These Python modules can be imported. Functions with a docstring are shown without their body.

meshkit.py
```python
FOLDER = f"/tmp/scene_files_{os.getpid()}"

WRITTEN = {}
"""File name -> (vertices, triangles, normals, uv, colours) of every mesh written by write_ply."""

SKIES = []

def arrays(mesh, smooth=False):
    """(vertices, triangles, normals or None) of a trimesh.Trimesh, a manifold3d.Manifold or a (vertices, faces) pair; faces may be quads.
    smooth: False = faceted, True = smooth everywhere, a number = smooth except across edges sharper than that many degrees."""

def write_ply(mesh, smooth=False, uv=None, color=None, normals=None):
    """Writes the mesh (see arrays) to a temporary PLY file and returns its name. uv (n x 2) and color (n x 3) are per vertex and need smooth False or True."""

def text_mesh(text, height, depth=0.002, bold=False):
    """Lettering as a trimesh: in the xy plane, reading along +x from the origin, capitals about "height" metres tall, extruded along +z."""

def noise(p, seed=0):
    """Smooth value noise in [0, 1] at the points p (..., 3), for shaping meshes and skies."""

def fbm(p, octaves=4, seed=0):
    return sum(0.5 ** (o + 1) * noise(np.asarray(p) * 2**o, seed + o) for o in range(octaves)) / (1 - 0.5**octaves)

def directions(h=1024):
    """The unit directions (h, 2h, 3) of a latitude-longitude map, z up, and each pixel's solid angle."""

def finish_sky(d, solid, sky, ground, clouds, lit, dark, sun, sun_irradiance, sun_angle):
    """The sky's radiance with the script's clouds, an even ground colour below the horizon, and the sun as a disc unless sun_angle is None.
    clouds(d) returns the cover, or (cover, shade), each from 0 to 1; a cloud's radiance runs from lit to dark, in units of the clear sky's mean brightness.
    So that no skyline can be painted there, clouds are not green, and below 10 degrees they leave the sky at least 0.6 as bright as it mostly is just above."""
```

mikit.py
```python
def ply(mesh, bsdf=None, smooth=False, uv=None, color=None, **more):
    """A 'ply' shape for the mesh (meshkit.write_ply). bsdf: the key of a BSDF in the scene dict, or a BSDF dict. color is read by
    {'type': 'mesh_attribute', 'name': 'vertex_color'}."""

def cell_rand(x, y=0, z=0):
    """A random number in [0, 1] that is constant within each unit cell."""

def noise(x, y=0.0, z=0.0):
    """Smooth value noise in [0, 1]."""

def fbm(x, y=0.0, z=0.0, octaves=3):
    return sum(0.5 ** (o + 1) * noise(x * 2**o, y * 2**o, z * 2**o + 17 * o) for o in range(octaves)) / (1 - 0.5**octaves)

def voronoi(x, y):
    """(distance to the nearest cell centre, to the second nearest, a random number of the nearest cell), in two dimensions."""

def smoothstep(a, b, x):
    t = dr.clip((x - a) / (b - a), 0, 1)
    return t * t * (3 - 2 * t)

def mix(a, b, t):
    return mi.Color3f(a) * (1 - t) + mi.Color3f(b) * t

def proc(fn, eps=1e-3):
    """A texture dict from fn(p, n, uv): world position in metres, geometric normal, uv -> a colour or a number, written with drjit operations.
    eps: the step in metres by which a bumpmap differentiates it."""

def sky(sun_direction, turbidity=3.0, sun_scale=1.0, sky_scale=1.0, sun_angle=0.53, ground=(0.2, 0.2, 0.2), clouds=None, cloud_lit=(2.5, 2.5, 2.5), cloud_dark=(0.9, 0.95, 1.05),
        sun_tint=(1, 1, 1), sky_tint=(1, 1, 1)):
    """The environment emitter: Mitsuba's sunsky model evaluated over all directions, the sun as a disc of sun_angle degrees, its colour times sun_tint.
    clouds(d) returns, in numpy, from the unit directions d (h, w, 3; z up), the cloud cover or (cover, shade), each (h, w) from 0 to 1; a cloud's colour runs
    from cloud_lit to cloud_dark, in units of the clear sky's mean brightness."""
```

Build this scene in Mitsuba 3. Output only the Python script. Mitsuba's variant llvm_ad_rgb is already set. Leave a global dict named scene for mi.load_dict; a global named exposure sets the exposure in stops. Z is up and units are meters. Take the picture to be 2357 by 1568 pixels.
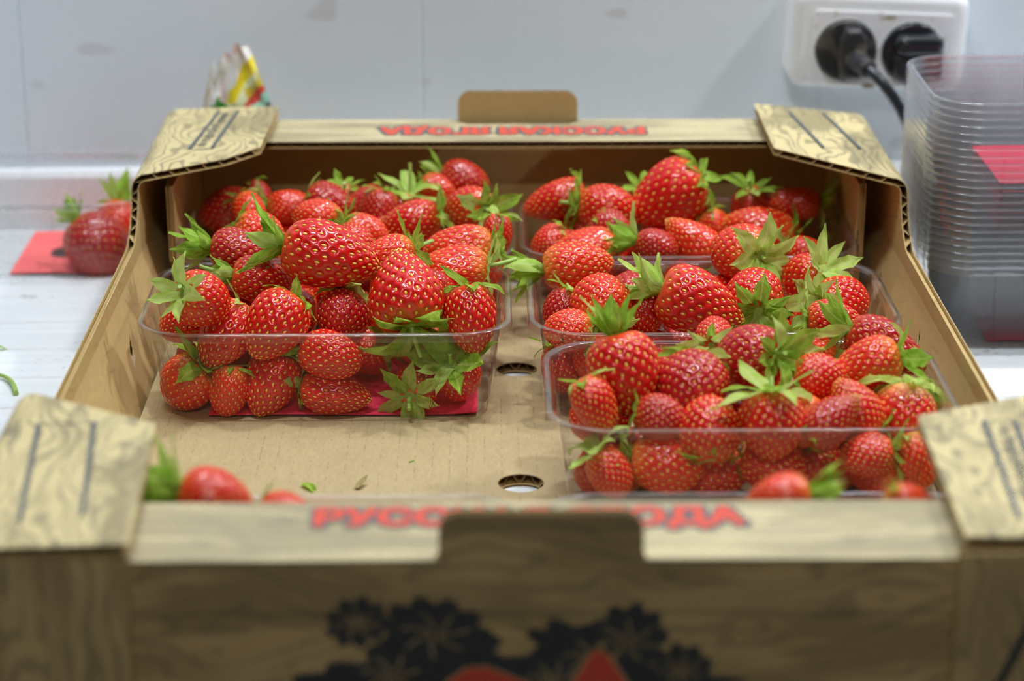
import math
import numpy as np
import trimesh
import drjit as dr
import mitsuba as mi
import mikit
import meshkit
from mikit import proc, noise, fbm, smoothstep, mix
from shapely.geometry import Polygon, LineString, Point, box as sbox
from shapely import affinity

T = mi.ScalarTransform4f
scene, labels = {}, {}

# ---------------------------------------------------------------- camera
CAM_POS = [0.1839, 0.0, 0.4147]
PITCH, YAW = 0.3434, -0.0109
cam_dir = [-math.sin(YAW) * math.cos(PITCH), math.cos(YAW) * math.cos(PITCH), -math.sin(PITCH)]
scene['camera'] = {
    'type': 'thinlens', 'fov': 2 * math.degrees(math.atan(2357 / 2 / 5362.3)), 'fov_axis': 'x',
    'aperture_radius': 0.0066, 'focus_distance': 1.122, 'near_clip': 0.02, 'far_clip': 50.0,
    'to_world': T().look_at(origin=CAM_POS, target=[CAM_POS[i] + cam_dir[i] for i in range(3)], up=[0, 0, 1])}
exposure = 0.0

# ---------------------------------------------------------------- lights (lamps are built as things at the end of the room shell)
KEY_POS, KEY_SIZE, KEY_I, KEY_TINT = (0.54, 1.335, 1.40), (0.110, 0.065), 2.9, (0.945, 1.0, 1.055)
SIDE_POS, SIDE_SIZE, SIDE_I, SIDE_TINT = (0.00, 0.80, 1.40), (0.36, 0.11), 3.0, (0.91, 1.0, 1.08)
ROW_POS, ROW_I = (1.20, 1.12, 1.25), 3.6
ROOM_POS, ROOM_SIZE, ROOM_I, ROOM_TINT = (0.25, -1.2, 1.93), (0.9, 0.12), 6.0, (1.0, 0.98, 0.93)
TABLE_Z = -0.006

# ---------------------------------------------------------------- helpers
def cat(ms):
    ms = [m for m in ms if m is not None]
    return trimesh.util.concatenate(ms) if len(ms) > 1 else ms[0]

def tm(v, f):
    return trimesh.Trimesh(np.asarray(v, float), np.asarray(f, int), process=False)

def bx(x0, x1, y0, y1, z0, z1, bevel=0.0):
    """A box with chamfered edges."""
    c = np.array([(x0 + x1) / 2, (y0 + y1) / 2, (z0 + z1) / 2])
    h = np.array([(x1 - x0) / 2, (y1 - y0) / 2, (z1 - z0) / 2])
    if bevel <= 0:
        m = trimesh.creation.box(extents=2 * h)
        m.apply_translation(c)
        return m
    pts = []
    for s in np.ndindex(2, 2, 2):
        sg = np.array(s) * 2 - 1
        for k in range(3):
            d = np.full(3, bevel)
            d[k] = 0
            pts.append(c + sg * (h - d))
    return trimesh.convex.convex_hull(np.array(pts))

USED = {}
def numbered(base):
    n = USED.get(base, 0)
    USED[base] = n + 1
    return base if n == 0 else f'{base}_{n:03d}'

def thing(name, label, category, group=None):
    key = numbered(name)
    labels[key] = {'label': label, 'category': category}
    if group:
        labels[key]['group'] = group
    return key

def put(parent, name, shape, label=None, kind=None, world=None):
    key = numbered(f'{parent}__{name}' if parent else name)
    scene[key] = dict(shape) if world is None else {**shape, 'to_world': world}
    d = {}
    if label:
        d['label'] = label
    if kind:
        d['kind'] = kind
    if d:
        labels[key] = d
    return key

def put_mesh(parent, name, mesh, bsdf, smooth=False, label=None, kind=None, world=None, **kw):
    return put(parent, name, mikit.ply(mesh, bsdf, smooth=smooth, **kw), label, kind, world)

def struct(name, mesh, bsdf, smooth=False):
    scene[name] = mikit.ply(mesh, bsdf, smooth=smooth)
    labels[name] = {'kind': 'structure', 'label': name.replace('_', ' ')}
    return name

def tube(points, radii, sides=10, caps=True):
    p = np.asarray(points, float)
    r = np.broadcast_to(np.asarray(radii, float), (len(p),))
    d = np.gradient(p, axis=0)
    d /= np.linalg.norm(d, axis=1)[:, None]
    u = np.cross(d[0], [0.3, 0.2, 0.9])
    u /= np.linalg.norm(u)
    vs = []
    for i in range(len(p)):
        u = u - d[i] * (u @ d[i])
        u /= np.linalg.norm(u)
        w = np.cross(d[i], u)
        a = np.arange(sides) * 2 * math.pi / sides
        vs.append(p[i] + r[i] * (np.cos(a)[:, None] * u + np.sin(a)[:, None] * w))
    v = np.vstack(vs + [p[:1], p[-1:]])
    f = []
    for i in range(len(p) - 1):
        for k in range(sides):
            a, b = i * sides + k, i * sides + (k + 1) % sides
            f += [[a, b, b + sides], [a, b + sides, a + sides]]
    n = len(p) * sides
    if caps:
        for k in range(sides):
            f += [[n, (k + 1) % sides, k], [n + 1, (len(p) - 1) * sides + k, (len(p) - 1) * sides + (k + 1) % sides]]
    return tm(v, f)

def spline(pts, n=24):
    from scipy.interpolate import CubicSpline
    pts = np.asarray(pts, float)
    t = np.r_[0, np.cumsum(np.linalg.norm(np.diff(pts, axis=0), axis=1))]
    return CubicSpline(t, pts)(np.linspace(0, t[-1], n))

def xy_frame(x, y, psi):
    return T().translate([x, y, 0]).rotate([0, 0, 1], math.degrees(psi))

# ---------------------------------------------------------------- materials
def mat(key, d):
    scene[key] = d
    return key

def rgb(*c):
    return {'type': 'rgb', 'value': list(c)}

def principled(col, rough=0.5, spec=0.5, **kw):
    return {'type': 'principled', 'base_color': col if isinstance(col, dict) else rgb(*col), 'roughness': rough, 'specular': spec, **kw}

def two(b):
    return {'type': 'twosided', 'bsdf': b}

def kraft_plain(p, n, uv):
    fib = fbm(p.x * 900, p.y * 260, p.z * 260, 3)
    blot = fbm(p.x * 60, p.y * 60, p.z * 60, 2)
    c = mix((0.425, 0.297, 0.118), (0.555, 0.395, 0.168), fib * 0.65 + blot * 0.35)
    fl = noise(p.x * 2200, p.y * 2200, p.z * 2200)
    return c * (1 - 0.35 * smoothstep(0.93, 0.98, fl))

def kraft_floor(p, n, uv):
    c = kraft_plain(p, n, uv)
    u = (p.x + 0.002) / 0.008
    line = smoothstep(0.44, 0.49, dr.abs(u - dr.floor(u) - 0.5))
    dots = smoothstep(0.45, 0.7, noise(p.x * 125, p.y * 420, 3.0))
    return c * mi.Color3f(0.90, 0.955, 1.19) * (1 - 0.22 * line * dots)

def kraft_side(p, n, uv):
    c = kraft_plain(p, n, uv)
    u = (p.z + 0.22 * p.y) / 0.009 + 1.2 * noise(p.y * 30, p.z * 20)
    streak = smoothstep(0.36, 0.5, dr.abs(u - dr.floor(u) - 0.5)) * smoothstep(0.4, 0.75, noise(p.y * 50, p.z * 90, 7.0))
    return c * (1 - 0.16 * streak)

def lines_of(h, wdt=0.16):
    q = h - dr.floor(h)
    return 1 - smoothstep(wdt * 0.6, wdt, dr.abs(q - 0.5))

def print_flap(p, n, uv):
    w = fbm(p.x * 55, p.y * 26, 1.0, 3)
    h = p.x * 150 + 7.5 * w
    ln = lines_of(h, 0.13 + 0.10 * noise(p.x * 60, p.y * 60, 5.0))
    wash = smoothstep(0.42, 0.68, fbm(p.x * 70 + 4, p.y * 22, 9.0, 3))
    base = mix((0.56, 0.445, 0.215), (0.62, 0.505, 0.26), fbm(p.x * 700, p.y * 300, 2.0, 2))
    base = base * (1 - 0.42 * wash)
    return mix(base, (0.17, 0.145, 0.085), 0.62 * ln)

def print_lip(p, n, uv):
    v = p.y + p.z
    w = fbm(p.x * 14, v * 60, 3.0, 3)
    h = v * 190 + 4.5 * w
    ln = lines_of(h, 0.14 + 0.14 * noise(p.x * 30, v * 90, 5.0)) * smoothstep(0.25, 0.5, noise(p.x * 25, v * 120, 8.0))
    wash = smoothstep(0.40, 0.62, fbm(p.x * 16, v * 170, 33.0, 3))
    base = mix((0.52, 0.425, 0.235), (0.60, 0.50, 0.285), fbm(p.x * 300, v * 700, 2.0, 2)) * (1 - 0.34 * wash)
    return mix(base, (0.22, 0.19, 0.13), 0.58 * ln)

def print_front(p, n, uv):
    v = p.z
    w = fbm(p.x * 11, v * 34, 13.0, 4)
    h = v * 150 + 9.0 * w
    ln = lines_of(h, 0.12 + 0.14 * noise(p.x * 22, v * 70, 5.0))
    board = smoothstep(0.46, 0.495, dr.abs((v + 0.003) / 0.032 - dr.floor((v + 0.003) / 0.032) - 0.5))
    wash = smoothstep(0.35, 0.65, fbm(p.x * 18, v * 60, 21.0, 3))
    base = mix((0.54, 0.385, 0.165), (0.62, 0.45, 0.21), fbm(p.x * 300, v * 700, 2.0, 2)) * (1 - 0.35 * wash)
    return mix(mix(base, (0.20, 0.16, 0.09), 0.5 * ln), (0.10, 0.08, 0.05), 0.55 * board)

def print_corner(p, n, uv):
    w = fbm(p.x * 44, p.z * 13, 31.0, 4)
    h = p.x * 130 + 8.0 * w
    ln = lines_of(h, 0.12 + 0.14 * noise(p.x * 70, p.z * 22, 5.0))
    wash = smoothstep(0.35, 0.65, fbm(p.x * 60, p.z * 18, 22.0, 3))
    base = mix((0.56, 0.41, 0.18), (0.64, 0.475, 0.225), fbm(p.x * 700, p.z * 300, 2.0, 2)) * (1 - 0.30 * wash)
    return mix(base, (0.20, 0.16, 0.09), 0.5 * ln)

mat('kraft', two(principled(proc(kraft_plain), 0.75, 0.25)))
mat('kraft_floor', two(principled(proc(kraft_floor), 0.7, 0.3)))
mat('kraft_side', two(principled(proc(kraft_side), 0.7, 0.3)))
mat('kraft_print_flap', two(principled(proc(print_flap), 0.55, 0.35)))
mat('kraft_print_lip', two(principled(proc(print_lip), 0.55, 0.35)))
mat('kraft_print_front', two(principled(proc(print_front), 0.6, 0.3)))
mat('kraft_print_corner', two(principled(proc(print_corner), 0.6, 0.3)))
mat('torn_fibre', two(principled((0.74, 0.62, 0.42), 0.85, 0.2)))
mat('ink_black', two(principled((0.045, 0.05, 0.05), 0.6, 0.3)))
mat('ink_grey', two(principled((0.10, 0.11, 0.11), 0.6, 0.3)))
mat('ink_red', two(principled((0.66, 0.085, 0.05), 0.55, 0.3)))

def plank_paint(p, n, uv):
    g = fbm(p.x * 18, p.y * 240, 1.0, 3)
    c = mix((0.69, 0.71, 0.72), (0.78, 0.79, 0.80), g)
    spot = smoothstep(0.86, 0.92, noise(p.x * 190, p.y * 420, 2.0)) * smoothstep(0.55, 0.7, noise(p.x * 28, p.y * 60, 5.0))
    return mix(c, (0.30, 0.29, 0.28), 0.55 * spot)
mat('plank_paint', principled(proc(plank_paint), 0.38, 0.5))

def wall_paint(p, n, uv):
    s = fbm(p.x * 7, p.z * 7, 3.0, 3)
    c = mix((0.65, 0.71, 0.765), (0.73, 0.785, 0.835), s)
    spot = smoothstep(0.90, 0.95, noise(p.x * 34, p.z * 48, 2.0))
    return mix(c, (0.45, 0.40, 0.42), 0.35 * spot)
mat('panel_plastic', principled(proc(wall_paint), 0.30, 0.5))
mat('room_paint', principled((0.14, 0.14, 0.145), 0.8, 0.2))
mat('joint_white', principled((0.62, 0.65, 0.69), 0.6, 0.3))
mat('ceiling_paint', principled((0.16, 0.16, 0.165), 0.8, 0.2))
mat('room_floor', principled((0.12, 0.115, 0.11), 0.6, 0.3))
mat('white_plastic', principled((0.86, 0.87, 0.88), 0.28, 0.5))
def socket_face(p, n, uv):
    d = smoothstep(0.80, 0.9, noise(p.x * 260, p.z * 260, 3.0))
    return mix((0.82, 0.81, 0.83), (0.45, 0.39, 0.28), 0.5 * d)
mat('socket_face', principled(proc(socket_face), 0.35, 0.5))
def plug_rubber(p, n, uv):
    d = smoothstep(0.45, 0.8, fbm(p.x * 160, p.z * 160, p.y * 160, 3))
    return mix((0.018, 0.018, 0.02), (0.16, 0.14, 0.10), 0.55 * d)
mat('plug_rubber', principled(proc(plug_rubber), 0.42, 0.5))
mat('black_plastic', principled((0.012, 0.013, 0.016), 0.16, 0.6))
mat('dirt', principled((0.30, 0.23, 0.12), 0.8, 0.2))
mat('cable_rubber', principled((0.014, 0.016, 0.022), 0.33, 0.5))
mat('lamp_metal', principled((0.55, 0.55, 0.56), 0.4, 0.5))
def clear(haze, rough=0.13, metal=0.0):
    return {'type': 'blendbsdf', 'weight': haze, 'a': {'type': 'thindielectric', 'int_ior': 1.43}, 'b': two(principled((0.70, 0.71, 0.73), rough, 0.9, metallic=metal))}
mat('clear_plastic', clear(0.010))
mat('clear_rim', clear(0.15, 0.13, 0.8))
def pad_col(p, n, uv):
    return mix((0.80, 0.025, 0.085), (0.86, 0.05, 0.10), fbm(p.x * 300, p.y * 300, 2.0, 2))
mat('red_paper', two(principled(proc(pad_col), 0.6, 0.3)))
def pad_col_pale(p, n, uv):
    return mix((0.86, 0.13, 0.13), (0.90, 0.17, 0.16), fbm(p.x * 300, p.y * 300, 2.0, 2))
mat('red_paper_pale', two(principled(proc(pad_col_pale), 0.6, 0.3)))

# strawberry flesh: uv = (way from the calyx to the tip, a random number of the place)
def flesh(red, shoulder, reach):
    def fn(p, n, uv):
        k = smoothstep(0.02, reach, uv.x + 0.22 * (uv.y - 0.5))
        c = mix(shoulder, red, k)
        return c * (0.86 + 0.28 * uv.y)
    return fn
FLESH = {'r': ((0.60, 0.0065, 0.004), (0.70, 0.06, 0.015), 0.22), 'o': ((0.70, 0.022, 0.005), (0.80, 0.16, 0.03), 0.30),
         'c': ((0.42, 0.005, 0.008), (0.52, 0.025, 0.012), 0.15), 'p': ((0.64, 0.014, 0.007), (0.88, 0.46, 0.20), 0.42)}
for k_, (a_, b_, c_) in FLESH.items():
    mat('flesh_' + k_, principled(proc(flesh(a_, b_, c_)), 0.20, 0.50, clearcoat=1.0, clearcoat_gloss=0.97))
mat('seed_gold', principled((0.86, 0.54, 0.085), 0.35, 0.45))
mat('seed_brown', principled((0.70, 0.34, 0.05), 0.35, 0.45))

def leaf_fn(dark, light, vein):
    def fn(p, n, uv):
        m = fbm(uv.x * 6 + p.x * 90, uv.y * 3 + p.y * 90, p.z * 90, 2)
        c = mix(dark, light, smoothstep(0.25, 0.75, m))
        rib = 1 - smoothstep(0.02, 0.09, dr.abs(uv.y - 0.5))
        side = dr.abs(uv.y - 0.5) * 2
        q = uv.x * 7 + side * 1.6
        veins = 1 - smoothstep(0.03, 0.12, dr.abs(q - dr.floor(q) - 0.5))
        return mix(c, vein, dr.minimum(1, 0.75 * rib + 0.3 * veins))
    return fn
mat('sepal_green', {'type': 'principledthin', 'base_color': proc(leaf_fn((0.24, 0.44, 0.035), (0.42, 0.65, 0.085), (0.55, 0.70, 0.18))), 'roughness': 0.42, 'diff_trans': 0.9, 'eta': 1.4})
mat('sepal_pale', {'type': 'principledthin', 'base_color': proc(leaf_fn((0.46, 0.68, 0.11), (0.60, 0.79, 0.22), (0.68, 0.80, 0.32))), 'roughness': 0.45, 'diff_trans': 0.9, 'eta': 1.4})
mat('stem_green', principled((0.33, 0.48, 0.10), 0.4, 0.4))
mat('stem_brown', principled((0.30, 0.20, 0.09), 0.6, 0.3))
mat('dry_leaf', two(principled((0.30, 0.24, 0.09), 0.7, 0.2)))

# ---------------------------------------------------------------- room shell
PSI = 0.0195                       # the wall and the table are turned a little against the tray
WALL = xy_frame(-0.1, 1.393, PSI)  # local x runs along the wall, local -y comes out of it
def in_wall(m):
    m = m.copy()
    m.apply_transform(np.array(WALL.matrix, float))
    return m

struct('floor', bx(-2.2, 2.6, -2.4, 1.6, -0.84, -0.80), 'room_floor')
struct('ceiling', bx(-2.2, 2.6, -2.4, 1.6, 2.0, 2.04), 'ceiling_paint')
struct('wall_left', bx(-2.24, -2.2, -2.4, 1.6, -0.80, 2.0), 'room_paint')
struct('wall_right', bx(2.6, 2.64, -2.4, 1.6, -0.80, 2.0), 'room_paint')
struct('wall_front', bx(-2.2, 2.6, -2.44, -2.4, -0.80, 2.0), 'room_paint')
struct('wall_back', in_wall(bx(-2.09, 2.68, 0.008, 0.05, -0.80, 2.0)), 'joint_white')
PANEL_W = 0.2435
for i in range(-4, 8):             # white plastic wall panels, tongue and groove
    x0 = 0.001 + i * PANEL_W
    put_mesh('wall_back', 'panel', in_wall(bx(x0, x0 + PANEL_W - 0.0001, 0.0, 0.008, TABLE_Z + 0.030, 1.999, 0.0010)), 'panel_plastic')
trim = trimesh.creation.extrude_polygon(Polygon([(0, 0), (-0.007, 0), (-0.008, 0.001), (-0.008, 0.0325), (-0.0055, 0.036), (0.0, 0.0365)]), 3.0, engine='earcut')
# profile (out of the wall, up) swept along the wall
v = np.array(trim.vertices)
trim = tm(np.stack([v[:, 2] - 1.4, v[:, 0], v[:, 1] + TABLE_Z + 0.0002], 1), trim.faces)
struct('trim_1', in_wall(trim), 'white_plastic')

# table of painted planks
t = thing('table', 'white painted table of narrow planks under the cardboard tray', 'table')
PLANK = 0.0435
rng = np.random.RandomState(3)
for k in range(15):
    y1 = -0.0103 - k * PLANK + 0.0 
    if k == 0:
        put_mesh(t, 'plank', in_wall(bx(-0.9, 1.5, -0.0098, -0.0004, TABLE_Z - 0.018, TABLE_Z, 0.0008)), 'plank_paint')
    put_mesh(t, 'plank', in_wall(bx(-0.9, 1.5, y1 - PLANK + 0.0013, y1 - 0.0001, TABLE_Z - 0.018, TABLE_Z - 0.0004 * rng.rand(), 0.0009)), 'plank_paint')
for x_ in (-0.7, 0.3, 1.3):
    put_mesh(t, 'bearer', in_wall(bx(x_ - 0.03, x_ + 0.03, -0.64, -0.01, TABLE_Z - 0.062, TABLE_Z - 0.018, 0.002)), 'plank_paint')
for x_ in (-0.7, 1.3):
    for y_ in (-0.61, -0.06):
        put_mesh(t, 'leg', in_wall(bx(x_ - 0.025, x_ + 0.025, y_ - 0.025, y_ + 0.025, -0.80, TABLE_Z - 0.062, 0.002)), 'plank_paint')

# lamps (above the frame): a compact work lamp and a ceiling panel
def lamp(name, label, pos, size, power, tint, stem_to):
    k = thing(name, label, 'lamp')
    x, y, z = pos
    a, b = size[0] / 2, size[1] / 2
    put_mesh(k, 'housing', cat([bx(x - a - 0.012, x + a + 0.012, y - b - 0.012, y + b + 0.012, z + 0.004, z + 0.035, 0.003),
                                bx(x - 0.012, x + 0.012, y - 0.012, y + 0.012, z + 0.035, stem_to, 0.002)]), 'lamp_metal')
    em = tm([[x - a, y - b, z], [x + a, y - b, z], [x + a, y + b, z], [x - a, y + b, z]], [[0, 2, 1], [0, 3, 2]])
    area = size[0] * size[1]
    put(k, 'diffuser', {**mikit.ply(em, principled((0.8, 0.8, 0.8))), 'emitter': {'type': 'area', 'radiance': rgb(*[power * c / area for c in tint])}})
lamp('work_lamp', 'small square work lamp above the table beside the wall', KEY_POS, KEY_SIZE, KEY_I, KEY_TINT, 1.999)
lamp('work_lamp', 'small square work lamp farther right along the wall', ROW_POS, KEY_SIZE, ROW_I, KEY_TINT, 1.999)
lamp('ceiling_lamp', 'long dim ceiling lamp on the far side of the room', ROOM_POS, ROOM_SIZE, ROOM_I, ROOM_TINT, 1.999)
lamp('work_lamp', 'oblong work lamp above the front half of the tray', SIDE_POS, SIDE_SIZE, SIDE_I, SIDE_TINT, 1.999)

# ---------------------------------------------------------------- corrugated cardboard tray
FLUTE = 0.008
def clip(poly, a0, a1):
    b = poly.bounds
    r = poly.intersection(sbox(a0, b[1] - 1, a1, b[3] + 1))
    return [g for g in getattr(r, 'geoms', [r]) if g.geom_type == 'Polygon' and g.area > 1e-9]

def corrugated(poly, mp, breaks=(), th=0.004, liner=0.0005, phase=0.0):
    """(inner liner with the fluting, outer liner) of a board: poly in (a, b), flutes along b, mp maps (a, b, c) with c from 0 (inner) to th (outer)."""
    a_min, b_min, a_max, b_max = poly.bounds
    cuts = [a_min] + [x for x in breaks if a_min < x < a_max] + [a_max]
    low, top = [], []
    for a0, a1 in zip(cuts[:-1], cuts[1:]):
        for g in clip(poly, a0, a1):
            m = trimesh.creation.extrude_polygon(g, liner, engine='earcut')
            low.append(m)
            u = m.copy()
            u.apply_translation([0, 0, th - liner])
            top.append(u)
    n = max(4, int((a_max - a_min) / FLUTE * 12))
    s = np.linspace(a_min + 0.0002, a_max - 0.0002, n)
    w = th / 2 + (th / 2 - liner) * np.clip(1.25 * np.sin(2 * math.pi * (s + phase) / FLUTE), -1, 1)
    vs, fs, k = [], [], 0
    for i in range(n - 1):
        ln = poly.intersection(LineString([((s[i] + s[i + 1]) / 2, b_min - 1), ((s[i] + s[i + 1]) / 2, b_max + 1)]))
        for g in getattr(ln, 'geoms', [ln]):
            if g.geom_type != 'LineString' or g.length < 0.001:
                continue
            c = np.array(g.coords)
            b0, b1 = c[:, 1].min() + 0.0002, c[:, 1].max() - 0.0002
            vs += [[s[i], b0, w[i]], [s[i + 1], b0, w[i + 1]], [s[i + 1], b1, w[i + 1]], [s[i], b1, w[i]]]
            fs += [[k, k + 1, k + 2], [k, k + 2, k + 3]]
            k += 4
    wave = tm(vs, fs)
    inner = cat(low + [wave])
    outer = cat(top)
    return tm(mp(np.array(inner.vertices)), inner.faces), tm(mp(np.array(outer.vertices)), outer.faces)

YF, YB, H, BT = 0.7135, 1.3135, 0.081, 0.004
tray = thing('cardboard_tray', 'open brown corrugated cardboard tray with wood grain print holding punnets of strawberries', 'cardboard tray')

# floor with round holes
fl = Polygon([(0.0155, YF + 0.005), (0.3845, YF + 0.005), (0.3845, YB - 0.005), (0.0155, YB - 0.005)])
for y_ in (0.8206, 0.9686, 1.1162, 1.2642):
    fl = fl.difference(Point(0.1985, y_).buffer(0.0104, 24))
i_, o_ = corrugated(fl, lambda v: np.stack([v[:, 0], v[:, 1], v[:, 2] - 0.0052], 1), th=0.0052)
put_mesh(tray, 'floor', i_, 'kraft')
put_mesh(tray + '__floor', 'inner_liner', o_, 'kraft_floor')

# side walls that lean out, fold over at the corners and end in corner flaps
def section(side):
    """(path of the inner face in (x, z), arc length at each point), from the floor edge up, over the fold and inwards."""
    pts = [(0.0145, -0.005), (0.0012, 0.045), (0.0018, 0.0795)]
    for k in range(1, 8):
        a = math.pi - k / 7 * math.pi / 2
        pts.append((0.0068 + 0.005 * math.cos(a), 0.0795 + 0.0045 * math.sin(a)))
    pts.append((0.075, 0.0842))
    p = np.array(pts)
    s = np.r_[0, np.cumsum(np.linalg.norm(np.diff(p, axis=0), axis=1))]
    return p, s

SEC, SARC = section(0)
def side_map(sign, lift=lambda x, y: 0.0):
    def mp(v):
        a, b, c = v[:, 0], v[:, 1], v[:, 2]
        x, z = np.interp(a, SARC, SEC[:, 0]), np.interp(a, SARC, SEC[:, 1])
        d = np.gradient(SEC, SARC, axis=0)
        tx, tz = np.interp(a, SARC, d[:, 0]), np.interp(a, SARC, d[:, 1])
        q = np.hypot(tx, tz)
        x, z = x - tz / q * c, z + tx / q * c   # outwards
        z = z + lift(x, b)
        return np.stack([x if sign > 0 else 0.4 - x, b, z], 1)
    return mp

def arc_at_z(z):
    return float(np.interp(z, SEC[:4, 1], SARC[:4]))
LOW = arc_at_z(0.0545)
FOLD0, FOLD1 = float(SARC[2]), float(SARC[9])
def arc_at_x(x):
    return FOLD1 + (x - SEC[9, 0])

def swoop(y0, y1, ycorner, sgn):
    """from the flap's fold down to the low edge: a curved notch."""
    return [(FOLD0, ycorner), (FOLD0 - 0.006, ycorner - sgn * 0.002), (FOLD0 - 0.014, ycorner - sgn * 0.0065), (LOW + 0.005, ycorner - sgn * 0.014), (LOW + 0.001, ycorner - sgn * 0.021), (LOW, ycorner - sgn * 0.029)]

FLAPS = {  # corner: (sign of the side, outline inward from the fold: (x, y))
    'back_left': (1, [(0.0068, 1.1738), (0.045, 1.199), (0.0615, 1.221), (0.0640, 1.3125), (0.0068, 1.3125)]),
    'back_right': (-1, [(0.0068, 1.1620), (0.0617, 1.2160), (0.0617, 1.3150), (0.0068, 1.2985)]),
    'front_left': (1, [(0.0068, 0.8545), (0.0587, 0.8173), (0.0640, 0.7090), (0.0068, 0.7090)]),
    'front_right': (-1, [(0.0068, 0.8480), (0.0530, 0.8231), (0.0562, 0.7125), (0.0068, 0.7137)])}
FOLD_BREAKS = [arc_at_z(0.045)] + list(SARC[2:10])
for sign, name in ((1, 'left'), (-1, 'right')):
    yb_, yf_ = (1.1738, 0.8545) if sign > 0 else (1.1620, 0.8480)
    low = [(0.001, YF + 0.001), (FOLD0, YF + 0.001), (FOLD0, yf_)]
    low = [(0.001, YF + 0.001), (FOLD0, YF + 0.001)] + swoop(0, 0, yf_, -1) + swoop(0, 0, yb_, 1)[::-1] + [(FOLD0, YB - 0.001), (0.001, YB - 0.001)]
    poly = Polygon(low)
    for (yc, zc) in (((1.087, 0.021),) if sign > 0 else ((1.183, 0.024), (1.0751, 0.031))):   # vent slits
        a, q = arc_at_z(zc), 0.55 if yc < 1.08 else 1.0
        poly = poly.difference(Polygon([(a - 0.0075 * q, yc - 0.006 * q), (a + 0.001 * q, yc - 0.0045 * q), (a + 0.0075 * q, yc + 0.006 * q), (a, yc + 0.0035 * q)]))
    i_, o_ = corrugated(poly, side_map(sign), FOLD_BREAKS)
    w = put_mesh(tray, 'side_wall', i_, 'kraft_side')
    put_mesh(w, 'printed_liner', o_, 'kraft_print_front')

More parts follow.
